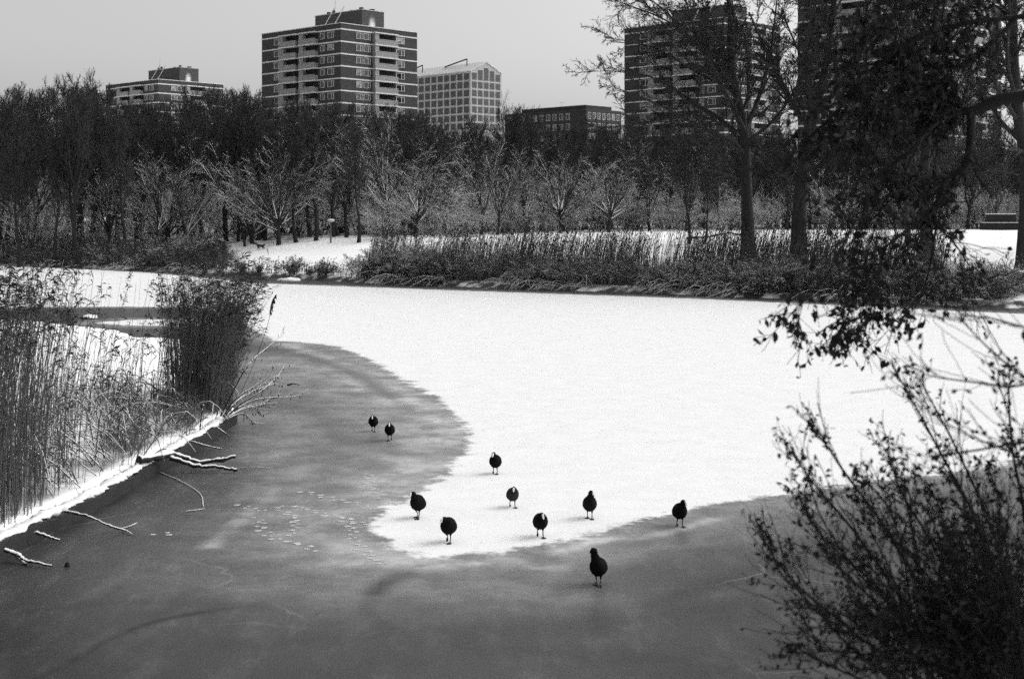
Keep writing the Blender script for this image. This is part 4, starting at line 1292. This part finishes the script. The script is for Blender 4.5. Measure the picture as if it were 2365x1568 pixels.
# little things lying on the ice
a = Acc()
sticks(a, [([ip(370, 1090, .01), ip(420, 1112, .015), ip(462, 1140, .01), ip(470, 1170, .012)], .008, .005), ([ip(430, 1180, .01), ip(455, 1177, .014), ip(472, 1174, .01)], .009, .005), ([ip(555, 1080, .02), ip(590, 1078, .05), ip(630, 1080, .02)], .007, .004)])
tag(a.build('dead_twigs', M['bent']), 'scatter of thin broken twigs on the grey ice below the fallen branch', 'twigs')
a = Acc()
sticks(a, [([ip(664, 889, .01), ip(678, 886, .05), ip(692, 889, .01)], .02, .008)])
tag(a.build('dead_twig', M['leaf']), 'tiny curved twig lying on the grey ice right of the reed clump', 'twig')


def lump(seed, loc, r, h, matl, name, label, cat):
    rr = np.random.default_rng(seed)
    a = Acc()
    n = 14
    t = np.linspace(0, np.pi, n)
    S = np.stack([loc[0] - r * np.cos(t), np.full(n, loc[1]), np.full(n, loc[2]), 0.75 * r * np.sin(t) + .01, h * np.sin(t) + .01], 1)
    a.loft(S, 12, wob=0.12, rng=rr)
    return tag(a.build(name, matl), label, cat)


p = ip(206, 736); lump(1, p, .35, .16, M['log'], 'stone', 'snow-topped dark stone in the bare ice behind the left reeds', 'stone')
p = ip(667, 648); lump(2, p, .75, .2, M['snow'], 'snow_lump', 'white lump of snow on the ice below the left dark shore shrub', 'snow lump')
lump(3, ip(155, 1308), .028, .045, M['leaf'], 'frozen_clod', 'small dark clod on the ice in the lower left', 'clod')

# dark reed stump in the bare ice behind the left reeds
b = np.tile(ip(150, 756), (26, 1)) + np.concatenate([r2.normal(0, .14, (26, 2)), np.zeros((26, 1))], 1)
o = reed_bed(r2, b, r2.uniform(.3, .75, 26), V(0, 0, 0), .012, 0.5, 3, 4, 5, .2, pw=.03, lw=.02).build('reed_tuft', [M['reed'], M['plume']])
tag(o, 'small dark tuft of reed stumps in the ice behind the loose reeds', 'reed tuft')

# bird tracks pressed through the dusting on the grey ice
TRK = [[(700, 1135), (760, 1150), (830, 1165), (870, 1182)], [(640, 1172), (690, 1170), (740, 1185), (800, 1196), (850, 1212)], [(600, 1195), (602, 1215), (615, 1235), (650, 1248), (690, 1255), (730, 1275)],
       [(650, 1180), (678, 1190), (682, 1215), (670, 1240)], [(800, 1195), (812, 1225), (830, 1255), (850, 1280), (880, 1305)], [(850, 1095), (860, 1125), (890, 1150)], [(560, 1165), (600, 1180), (650, 1175)],
       [(352, 1233), (375, 1231), (396, 1233)]]
a = Acc(); r4 = np.random.default_rng(61)
for tr in TRK:
    P = smooth_curve([ICE(*p) for p in tr], 60)
    L = np.concatenate([[0], np.cumsum(np.linalg.norm(np.diff(P, axis=0), axis=1))])
    for k, s in enumerate(np.arange(0, L[-1], 0.13)):
        x = np.interp(s, L, P[:, 0]); y = np.interp(s, L, P[:, 1])
        dx, dy = np.interp(s + .05, L, P[:, 0]) - x, np.interp(s + .05, L, P[:, 1]) - y
        nn = math.hypot(dx, dy) + 1e-6
        sd = 0.035 * (1 if k % 2 else -1)
        x += -dy / nn * sd + r4.normal(0, .025); y += dx / nn * sd + r4.normal(0, .025)
        n = 9
        t = np.arange(n) / n * 6.283
        rr_ = r4.uniform(.5, 1.2, n) * r4.uniform(.7, 1.2)
        v = np.stack([x + .05 * rr_ * np.cos(t), y + .045 * rr_ * np.sin(t), np.full(n, .004)], 1)
        v = np.concatenate([v, [[x, y, .007]]])
        tt = [(i, (i + 1) % n, n) for i in range(n)]
        a.add(v, t=tt)
tag(a.build('bird_tracks', plain('frosty_track', 0.5, 0.9, 0.3, 20)), 'curving trails of pale bird footprints on the grey ice', 'bird tracks', kind='stuff')


# ------------------------------------------------------------------ coots
def coot(px, py, yaw, neck=0.0, head_yaw=0.0, legs=((0.02, 0), (-0.03, 0)), size=1.0, label='', feather='feather', tilt=0.0):
    """bird at a spot on the ice; yaw 0 faces the camera; legs: (forward, lift) left then right"""
    x, y = ICE(px, py)
    root = thing('coot', label, 'coot', (x, y, 0.0), math.pi - yaw, 'coots walking on the ice')     # local +y is forward
    root.scale = (size,) * 3
    head_yaw = -head_yaw
    hz, hy = 0.292 + 0.092 * neck, 0.130 - 0.012 * neck         # head centre
    nx = 0.03 * math.sin(head_yaw)
    body = [(0, -.165, .128, .006, .006), (0, -.150, .133, .030, .018), (0, -.120, .146, .062, .046), (0, -.075, .166, .086, .078), (0, -.025, .188, .096, .100), (0, .020, .206, .094, .104),
            (0, .055, .226, .083, .092), (0, .080, .250, .066, .070), (nx * .3, .092 - .006 * neck, .270 + .022 * neck, .055, .056), (nx * .8, hy - .018, hz - .030, .041, .042)]
    ch, sh = math.cos(head_yaw), math.sin(head_yaw)
    hd = V(sh, ch, 0)
    hc = V(nx, hy, hz)
    head = [(-.012, .012, .030, .031), (.012, .012, .030, .031), (.030, .004, .024, .025), (.040, -.002, .014, .016), (.046, -.006, .006, .007)]
    rows = body + [tuple(hc + hd * f + V(0, 0, u)) + (w, h) for f, u, w, h in head]
    S = smooth_curve(rows, 46); S[:, 3:] = np.maximum(S[:, 3:], .003)
    a = Acc()
    a.loft(S, 20, 0, wob=0.012, rng=np.random.default_rng(int(px)))
    for sx, (fw, lift) in zip((-1, 1), legs):
        hx = sx * .030
        hip = (hx, -.012, .150); knee = (hx * 1.0, .010 + fw * .4, .088)
        ank = (hx * 1.0, fw - .012, .030 + lift); foot = (hx, fw + .006, .012 + lift)
        a.tubes(smooth_curve([hip, knee], 4), np.array([.026, .022, .017, .010]), 8, 0)
        a.tubes(smooth_curve([knee, ((knee[0] + ank[0]) / 2, (knee[1] + ank[1]) / 2 - .012, (knee[2] + ank[2]) / 2), ank, foot], 8), np.linspace(.0075, .0065, 8), 7, 1)
        for ang, ln in ((-.45, .062), (0, .075), (.45, .062), (3.14, .028)):
            dx, dy = math.sin(ang), math.cos(ang)
            if lift > 0:           # lifted foot hangs with its toes folded downward
                tip = V(foot[0] + dx * ln * .35, foot[1] + dy * ln * .25 - .01, max(foot[2] - ln * .62, .006))
            else:
                tip = V(foot[0] + dx * ln, foot[1] + dy * ln, .006)
            f0 = V(*foot)
            mid = (f0 + tip) / 2 + V(0, 0, .003)
            Q = np.stack([f0, (f0 + mid) / 2, mid, (mid + tip) / 2, tip])
            wv = np.array([.007, .014, .010, .013, .004])
            T = (tip - f0) / (np.linalg.norm(tip - f0) + 1e-9)
            sv = np.cross(T, UP); sv = sv if np.linalg.norm(sv) > .1 else V(1, 0, 0)
            for off in (0.0, -.004):
                a.ribbons((Q + V(0, 0, off))[None], wv[None], sv[None], 1)
    a.build('body', [M[feather], M['leg']], root)
    bl = Acc()
    tipv = [(.028, .032, .011, .010), (.044, .014, .014, .016), (.052, -.004, .013, .013), (.066, -.013, .008, .008), (.086, -.021, .003, .003)]
    R = smooth_curve([tuple(hc + hd * f + V(0, 0, u)) + (w, h) for f, u, w, h in tipv], 14)
    bl.loft(R, 10)
    bl.build('bill', M['bill'], root)
    return root


R_ = math.radians
coot(862, 996, R_(2), 0.0, 0.05, ((.03, 0), (-.05, .02)), 0.95, 'leftmost and farthest coot, one of two on the bare grey ice by the reeds')
coot(900, 1017, R_(-4), 0.15, -.08, ((-.05, .02), (.03, 0)), 0.98, 'small coot on the bare grey ice just right of the farthest one')
coot(1144, 1094, R_(10), 0.25, -.1, ((.02, 0), (.01, .03)), 1.0, 'farthest coot on the white snow, facing the camera with its white bill showing')
coot(965, 1196, R_(20), 0.3, -.4, ((.05, 0), (-.05, 0)), 1.03, 'coot stepping onto the left edge of the snow, legs spread and head turned left')
coot(1184, 1171, R_(-12), 0.05, -.3, ((.04, 0), (-.06, .02)), 0.90, 'greyish coot in the middle of the group with its head bent down', 'feather_grey')
coot(1036, 1252, R_(14), -0.05, -.5, ((.04, 0), (-.05, .03)), 1.03, 'hunched coot nearest the lower left rim of the snow, one foot lifted')
coot(1248, 1240, R_(-6), -0.05, .15, ((.04, 0), (-.04, .03)), 1.0, 'hunched coot with a bright bill near the lower rim of the snow, right foot lifted')
coot(1362, 1197, R_(4), 0.65, .75, ((.03, 0), (-.05, 0)), 1.0, 'upright coot on the snow with its neck up and head turned right')
coot(1570, 1215, R_(-8), 0.35, .5, ((.04, 0), (-.02, .015)), 1.0, 'rightmost coot walking where the snow ends on the grey ice')
coot(1382, 1350, R_(16), 1.0, -1.15, ((.035, 0), (-.03, 0)), 1.0, 'large nearest coot alone on the grey ice, neck raised and bill pointing left')

# ------------------------------------------------------------------ dog, lamps and small bank structures
p = G(602, 577, 60, 200)
dg = thing('dog', 'small black dog trotting left across the white meadow', 'dog', p, math.radians(90) + 0.15)
a = Acc()
rows = [(0, -.27, .34, .03, .035), (0, -.24, .33, .07, .08), (0, -.12, .32, .085, .095), (0, .02, .32, .09, .10), (0, .14, .32, .10, .12), (0, .22, .35, .08, .10), (0, .29, .41, .055, .065),
        (0, .35, .47, .055, .058), (0, .41, .48, .058, .06), (0, .46, .46, .035, .036), (0, .53, .44, .026, .024), (0, .55, .435, .012, .012)]
S = smooth_curve(rows, 40); S[:, 3:] = np.maximum(S[:, 3:], .006); a.loft(S, 16)
for sx in (-1, 1):
    a.tubes(smooth_curve([(sx * .06, .17, .30), (sx * .06, .17 + sx * .05, .15), (sx * .06, .16 + sx * .09, .02), (sx * .06, .19 + sx * .09, .012)], 8), np.array([.05, .04, .032, .026, .022, .02, .022, .018]), 8)
    a.tubes(smooth_curve([(sx * .055, -.2, .31), (sx * .06, -.15 - sx * .04, .2), (sx * .06, -.27 - sx * .06, .12), (sx * .06, -.24 - sx * .06, .02), (sx * .06, -.20 - sx * .06, .012)], 9), np.array([.065, .055, .045, .034, .026, .022, .02, .022, .018]), 8)
    a.loft([(sx * .045, .40, .52, .012, .018), (sx * .052, .405, .56, .010, .016), (sx * .055, .41, .60, .004, .006)], 8)
a.tubes(smooth_curve([(0, -.26, .36), (0, -.34, .42), (0, -.38, .50), (0, -.36, .57)], 8), np.linspace(.03, .012, 8), 7)
a.build('body', M['dog'], dg)


def lamp(px, Y, py_head, label):
    x = (px - CX) * Y / F; z = gz(x, Y)
    zt = CAMH - (py_head - HY) * Y / F
    r = thing('street_lamp', label, 'street lamp', (x, Y, z), 0)
    h = zt - z
    a = Acc(); a.tubes([(0, 0, -.2), (0, 0, .6), (0, 0, .62), (0, 0, h)], [.07, .07, .04, .035], 8); a.build('pole', plain('grey_pole', .12, .5), r)
    a = Acc()
    t = np.linspace(0, np.pi, 12)
    a.tubes([(0, 0, h - .05), (0, 0, h + .02), (0, 0, h + .08), (0, 0, h + .1)], [.05, .30, .28, .04], 16); a.build('lamp_head', M['metal'], r)
    a = Acc(); a.tubes([(0, 0, h + .104), (0, 0, h + .13), (0, 0, h + .19), (0, 0, h + .22)], [.28, .31, .22, .05], 16); a.build('snow_cap', M['snow'], r)


lamp(764, 113.5, 512, 'park lamp with a snow-capped flat head behind the white meadow')

# low walls, bench and shore box at the right
r = thing('park_bench', 'dark bench with snow lying on its top rails by the trees at the right edge', 'bench', (0, 0, 0))
bp = V((2335 - CX) * 150 / F, 150, 0); bp[2] = gz(bp[0], bp[1])
a = Acc(); a.box(-3.2, 2.2, -.25, .25, -.3, .75); a.build('seat_block', M['dark'], r, False)
a = Acc(); a.box(-2.6, 0.6, .16, .24, .753, 1.65); a.build('backrest', M['dark'], r, False)
a = Acc(); a.box(-2.6, 0.6, .12, .28, 1.653, 1.72); a.box(-3.2, 2.2, -.25, .12, .753, .80); a.build('snow_cap', M['snow'], r, False)
r.location = tuple(bp)
pw = V((2345 - CX) * 66 / F, 66, 0); pw[2] = gz(pw[0], pw[1])
r = thing('low_wall', 'low block wall capped with snow at the right edge beside the massive trunk', 'wall', tuple(pw))
a = Acc(); a.box(-.9, 2.6, -.3, .3, -.5, .95); a.build('wall', M['brick'], r, False)
a = Acc(); a.box(-.95, 2.65, -.35, .35, .953, 1.05); a.build('snow_cap', M['snow'], r, False)
x, y = along_far(2255); y += .25; x = (2255 - CX) * y / F
r = thing('shore_box', 'small wooden landing block set in the far shore near the right edge', 'landing block', (x, y, 0))
a = Acc(); a.box(-.5, .5, -.3, .6, -.3, .30); a.build('block', M['panel'], r, False)
a = Acc(); a.box(-.52, .2, -.32, .6, .303, .36); a.build('snow_cap', M['snow'], r, False)

# fallen tree in the snow behind the reeds
fp = G(1655, 556, 60, 200)
r = thing('fallen_tree', 'fallen snow-covered tree lying behind the reeds left of the tallest bank trunk', 'fallen tree', tuple(fp))
r.scale = (.6, .6, .6)
a = Acc(); sticks(a, [([(-3.5, 0, .3), (-1, .2, .5), (1.5, 0, .9), (3.2, -.2, .6)], .16, .08)], 8); a.build('trunk', M['log'], r)
a = Acc(); sticks(a, [([(-1, .2, .5), (-1.6, .4, 1.3), (-2.6, .5, 1.8)], .07, .03), ([(.2, .1, .7), (.6, .4, 1.6), (.2, .6, 2.4)], .07, .03), ([(1.5, 0, .9), (2.2, .4, 1.8), (1.6, .6, 2.3)], .06, .02), ([(1, 0, .8), (.6, -.5, .4), (1.4, -.8, .3)], .08, .05)], 6); a.build('branches', M['log'], r)

# ------------------------------------------------------------------ foreground: hanging bough and leafy bush
r5 = np.random.default_rng(71)
YB = 8.0
root = thing('overhanging_tree', 'dark tree reaching in from the right with crooked boughs and hanging withered leaves', 'tree', (0, 0, 0))
tb = V(4.6, 8.2, 0); tb[2] = gz(tb[0], tb[1])
a = Acc()
P = smooth_curve([tb - V(0, 0, .4), tb + V(.05, 0, 1.5), V(4.5, 8.2, 3.6), V(4.65, 8.3, 6.2), V(4.7, 8.3, 9)], 14); a.tubes(P[None], np.linspace(.24, .12, 14)[None], 12)
a.build('trunk', M['bough'], root)
BO = [([(3050, 170, .2), (2700, 190, 0), (2500, 205, 0), (2365, 222, 0), (2300, 233, 0), (2268, 249, 0), (2241, 257, 0), (2215, 254, 0)], .045, .026),
      ([(2244, 257, 0), (2241, 318, -.1), (2233, 376, -.1), (2215, 395, -.1), (2188, 411, -.1), (2172, 450, -.2), (2157, 488, -.2), (2162, 530, -.2)], .028, .014),
      ([(2190, 410, -.1), (2151, 403, -.2), (2119, 416, -.3), (2088, 437, -.4), (2045, 456, -.5), (2024, 482, -.6), (1976, 511, -.7)], .019, .007),
      ([(2157, 488, -.2), (2109, 522, -.3), (2077, 546, -.4), (2045, 575, -.5), (2030, 640, -.5), (2010, 720, -.5), (1990, 800, -.5)], .013, .003),
      ([(2215, 254, 0), (2183, 212, .1), (2151, 204, .1), (2109, 228, .2), (2077, 260, .2), (2019, 302, .3), (1998, 339, .3), (1995, 387, .3)], .018, .006),
      ([(2225, 256, 0), (2162, 286, -.2), (2109, 344, -.3), (2056, 382, -.3), (2024, 413, -.4), (2019, 445, -.4), (1992, 472, -.5)], .015, .005),
      ([(2800, 60, .2), (2550, 20, .2), (2350, 40, .1), (2200, 60, 0), (2080, 110, -.1), (1990, 200, -.2), (1900, 290, -.3), (1850, 330, -.3)], .024, .005),
      ([(2900, -120, .3), (2600, -110, .2), (2400, -90, .1), (2250, -60, 0), (2120, 0, -.1), (2020, 60, -.2), (1960, 120, -.2)], .024, .005),
      ([(2350, 40, .1), (2280, 110, 0), (2220, 150, 0), (2150, 170, -.1), (2060, 190, -.2)], .016, .005),
      ([(2080, 110, -.1), (2060, 200, -.3), (2000, 260, -.4), (1940, 330, -.5), (1890, 400, -.6)], .012, .004),
      ([(1976, 511, -.7), (1940, 580, -.8), (1900, 650, -.8), (1850, 700, -.8), (1830, 725, -.8)], .007, .003),
      ([(2045, 456, -.5), (2010, 560, -.6), (1990, 650, -.6), (1960, 720, -.6), (1935, 780, -.6)], .007, .003),
      ([(2162, 530, -.2), (2150, 600, -.3), (2130, 680, -.3), (2090, 720, -.3)], .008, .003),
      ([(2165, 520, -.2), (2210, 570, -.2), (2240, 620, -.2), (2250, 670, -.2)], .008, .003)]
a = Acc(); tw = []
for pts, ra, rb in BO:
    P = smooth_curve([W(px, py, YB + dy) for px, py, dy in pts], 26)
    a.tubes(P[None], np.linspace(ra, rb, 26)[None] * (1.05 if ra > .03 else 0.85), 8)
    L = np.linalg.norm(np.diff(P, axis=0), axis=1).sum()
    c1 = children_of(P[None], np.linspace(ra, rb, 26)[None], np.array([0.36]), r5, n=int(12 + L * 21), t0=0.93 if pts[0][0] == 3050 else 0.25 if pts[0][0] > 2600 else 0.15, t1=1.0, ang=0.8, angj=0.3, ln=0.75, lnj=0.5, K=6, up=-0.25, wob=0.16, rr=0.4, taper=0.2, rmin=0.0022)
    a.tubes(c1[0], np.minimum(c1[1], .006), 4)
    c2 = children_of(*c1, r5, n=4, t0=0.2, t1=1.0, ang=0.7, angj=0.3, ln=0.5, lnj=0.4, K=4, up=-0.2, wob=0.15, rr=0.6, taper=0.2, rmin=0.0016)
    a.tubes(c2[0], np.minimum(c2[1], .003), 3)
    tw.append((c1[0], c2[0]))
a.build('boughs', M['bough'], root)
lp = np.concatenate([np.concatenate([x[:, 2:].reshape(-1, 3), y[:, 1:].reshape(-1, 3)]) for x, y in tw])
# leaves hang thicker in some parts of the crown than in others
px = lp[:, 0] / lp[:, 1] * F + CX; py = HY - (lp[:, 2] - CAMH) / lp[:, 1] * F
den = np.where(py < 340, np.where(px < 2190, 0.95, np.where(py > 170, 0.06, 0.8)), np.where(px < 2190, 0.45, 0.2)) * (0.55 + 0.45 * (np.sin(lp[:, 0] * 9) * np.sin(lp[:, 2] * 8 + 1) > -0.2)); den = np.where(px > 2290, den * 0.5, den)
kp = r5.uniform(0, 1, len(lp)) < den
lp = lp[kp]
a = Acc()
a.leaves(lp, r5.normal(0, .55, (len(lp), 3)) + V(0, 0, -.6), r5.uniform(.028, .064, len(lp)), r5.uniform(.008, .018, len(lp)), r5)
a.build('leaves', M['leaf'], root)

# leafy bush in the lower right corner
root = thing('leafy_bush', 'blurred dark bush with withered leaves filling the lower right corner', 'bush', (0, 0, 0))
YS = 5.6
STEM = [([(2330, 1950, 0), (2150, 1500, .1), (1990, 1250, .1), (1890, 1130, 0), (1840, 1060, 0), (1815, 1030, 0)], .011, .003), ([(2340, 1950, 0), (2200, 1500, .2), (2050, 1230, .2), (1950, 1090, .1), (1905, 1020, .1), (1885, 985, .1)], .012, .003),
        ([(2350, 1950, .2), (2320, 1500, .3), (2260, 1220, .4), (2180, 1060, .4), (2110, 930, .4), (2065, 850, .4)], .013, .003), ([(2360, 1950, .2), (2350, 1500, .4), (2300, 1250, .5), (2230, 1080, .5), (2170, 960, .5), (2120, 870, .5)], .012, .003),
        ([(2320, 1950, 0), (2120, 1600, 0), (1960, 1450, 0), (1850, 1360, 0), (1790, 1290, 0), (1760, 1240, 0)], .010, .003), ([(2310, 1950, 0), (2100, 1620, -.1), (1950, 1480, -.1), (1860, 1380, -.1), (1800, 1320, -.1), (1780, 1250, -.1)], .009, .003),
        ([(2330, 1950, .1), (2160, 1520, .1), (2020, 1350, .1), (1920, 1260, .1), (1870, 1200, .1), (1850, 1150, .1)], .010, .003), ([(2340, 1950, .1), (2240, 1450, .3), (2160, 1270, .3), (2090, 1150, .3), (2060, 1080, .3), (2048, 1035, .3)], .011, .003),
        ([(2370, 1950, .1), (2330, 1450, .2), (2280, 1260, .2), (2230, 1150, .2), (2170, 1080, .2)], .012, .004), ([(2390, 1950, 0), (2400, 1450, .1), (2370, 1200, .1), (2340, 1050, .1), (2330, 920, .1), (2335, 880, .1)], .012, .004),
        ([(2330, 1950, -.1), (2200, 1600, -.2), (2060, 1430, -.2), (1960, 1330, -.2), (1900, 1270, -.2)], .010, .003), ([(2350, 1950, -.1), (2280, 1580, -.1), (2180, 1380, -.1), (2080, 1260, -.1), (2000, 1180, -.1)], .011, .003),
        ([(2380, 1950, -.2), (2350, 1600, -.2), (2300, 1400, -.2), (2230, 1270, -.2), (2150, 1180, -.2)], .011, .003), ([(2310, 1950, -.2), (2150, 1680, -.3), (2010, 1580, -.3), (1900, 1530, -.3), (1850, 1500, -.3)], .009, .003),
        ([(2420, 1950, .2), (2440, 1500, .3), (2420, 1250, .4), (2380, 1100, .4), (2330, 1040, .4)], .012, .004), ([(2320, 1950, .3), (2110, 1480, .3), (1980, 1320, .3), (1900, 1200, .3), (1868, 1110, .3)], .009, .003)]
for i in range(25):
    tx = r5.uniform(1945, 2430); ty = r5.uniform(1130, 1500) + max(0, 2010 - tx) * 0.9
    sx = 0.45 * tx + 0.55 * 2360 + r5.normal(0, 40)
    dy = r5.uniform(-.4, .7)
    STEM.append(([(sx + 30, 1950, dy), (sx * .6 + tx * .4 + r5.normal(0, 15), 1950 * .55 + ty * .45, dy), (sx * .25 + tx * .75 + r5.normal(0, 12), 1950 * .2 + ty * .8, dy), (tx, ty, dy), (tx - 30 + r5.normal(0, 10), ty - 70, dy)], .008, .0025))
for i in range(20):
    tx = r5.uniform(2130, 2440); ty = r5.uniform(1230, 1480); dy = r5.uniform(-.4, .6)
    STEM.append(([(tx + 60, 1950, dy), (tx + 45 + r5.normal(0, 15), 1950 * .5 + ty * .5, dy), (tx + 15, 1950 * .15 + ty * .85, dy), (tx - 20, ty - 60, dy)], .009, .003))
for i in range(16):
    x0 = r5.uniform(1850, 2200); y0 = r5.uniform(1400, 1560)
    STEM.append(([(2500, y0 + 250 + r5.normal(0, 50), -.3), (2300, y0 + 90 + r5.normal(0, 30), -.3), (x0 + 120, y0 + 40, -.3), (x0, y0 + r5.normal(0, 20), -.3)], .008, .003))
a = Acc(); tw = []
for pts, ra, rb in STEM:
    P = smooth_curve([W(px, py, YS + dy) for px, py, dy in pts], 24)
    P[0, 2] = min(P[0, 2], gz(P[0, 0], P[0, 1]) - .1)
    a.tubes(P[None], np.linspace(ra, rb, 24)[None] * 0.8, 7)
    c1 = children_of(P[None], np.linspace(ra, rb, 24)[None], np.array([0.6]), r5, n=18, t0=0.2, t1=1.0, ang=0.42, angj=0.25, ln=0.75, lnj=0.5, K=6, up=0.2, wob=0.10, rr=0.4, taper=0.86, rmin=0.0016)
    a.tubes(c1[0], np.minimum(c1[1], .004), 4)
    c2 = children_of(*c1, r5, n=3, t0=0.2, t1=1.0, ang=0.5, angj=0.25, ln=0.45, lnj=0.4, K=4, up=0.3, wob=0.1, rr=0.6, taper=0.2, rmin=0.0012)
    a.tubes(c2[0], np.minimum(c2[1], .0025), 3)
    tw.append(np.concatenate([P[6:], c1[0][:, 2:].reshape(-1, 3), c2[0][:, 1:].reshape(-1, 3)]))
a.build('stems', M['bough'], root)
lp = np.concatenate(tw); lp = lp[r5.uniform(0, 1, len(lp)) < 0.36]
a = Acc()
a.leaves(lp, r5.normal(0, .6, (len(lp), 3)) + V(0, 0, -.3), r5.uniform(.016, .036, len(lp)), r5.uniform(.005, .010, len(lp)), r5)
a.build('leaves', M['leaf'], root)

# thin bare twigs that cross in from the right above the bush
root = thing('bare_shrub', 'thin arching bare twigs of a shrub crossing in from the right above the leafy bush', 'shrub', (0, 0, 0))
YT = 4.6
TW = [([(2900, 2000, 0), (2700, 1300, 0), (2480, 1030, 0), (2365, 1022, 0), (2250, 1040, 0), (2150, 1052, 0)], .010, .003), ([(2900, 2000, .1), (2650, 1100, .1), (2450, 900, .1), (2330, 892, .1), (2230, 880, .1), (2150, 868, .1), (2115, 850, .1)], .008, .002),
      ([(2920, 2000, .2), (2700, 1150, .2), (2480, 950, .2), (2365, 872, .2), (2290, 810, .2), (2240, 760, .2), (2220, 740, .2)], .008, .002), ([(2940, 2000, .3), (2700, 1000, .3), (2480, 780, .3), (2365, 755, .3), (2290, 735, .3), (2230, 728, .3), (2190, 705, .3)], .007, .002),
      ([(2900, 2000, 0), (2600, 1250, 0), (2400, 1080, 0), (2250, 1010, 0), (2160, 960, 0), (2100, 900, 0)], .006, .0015)]
a = Acc(); tw = []
for pts, ra, rb in TW:
    P = smooth_curve([W(px, py, YT + dy) for px, py, dy in pts], 30)
    P[0, 2] = min(P[0, 2], gz(P[0, 0], P[0, 1]) - .1)
    a.tubes(P[None], np.linspace(ra, rb, 30)[None] * .8, 7)
    c1 = children_of(P[None], np.linspace(ra, rb, 30)[None], np.array([0.5]), r5, n=14, t0=0.35, t1=1.0, ang=0.6, angj=0.25, ln=0.55, lnj=0.5, K=6, up=0.5, wob=0.08, rr=0.35, taper=0.4, rmin=0.0012)
    a.tubes(c1[0], np.minimum(c1[1], .003), 4)
    tw.append(c1[0][:, 2:].reshape(-1, 3))
a.build('stems', M['bough'], root)
lp = np.concatenate(tw)
ppx = lp[:, 0] / lp[:, 1] * F + CX
lp = lp[r5.uniform(0, 1, len(lp)) < np.where(ppx > 2280, 0.5, 0.12)]
a = Acc()
a.leaves(lp, r5.normal(0, .6, (len(lp), 3)) + V(0, 0, -.3), r5.uniform(.02, .036, len(lp)), r5.uniform(.005, .010, len(lp)), r5)
a.build('leaves', M['leaf'], root)
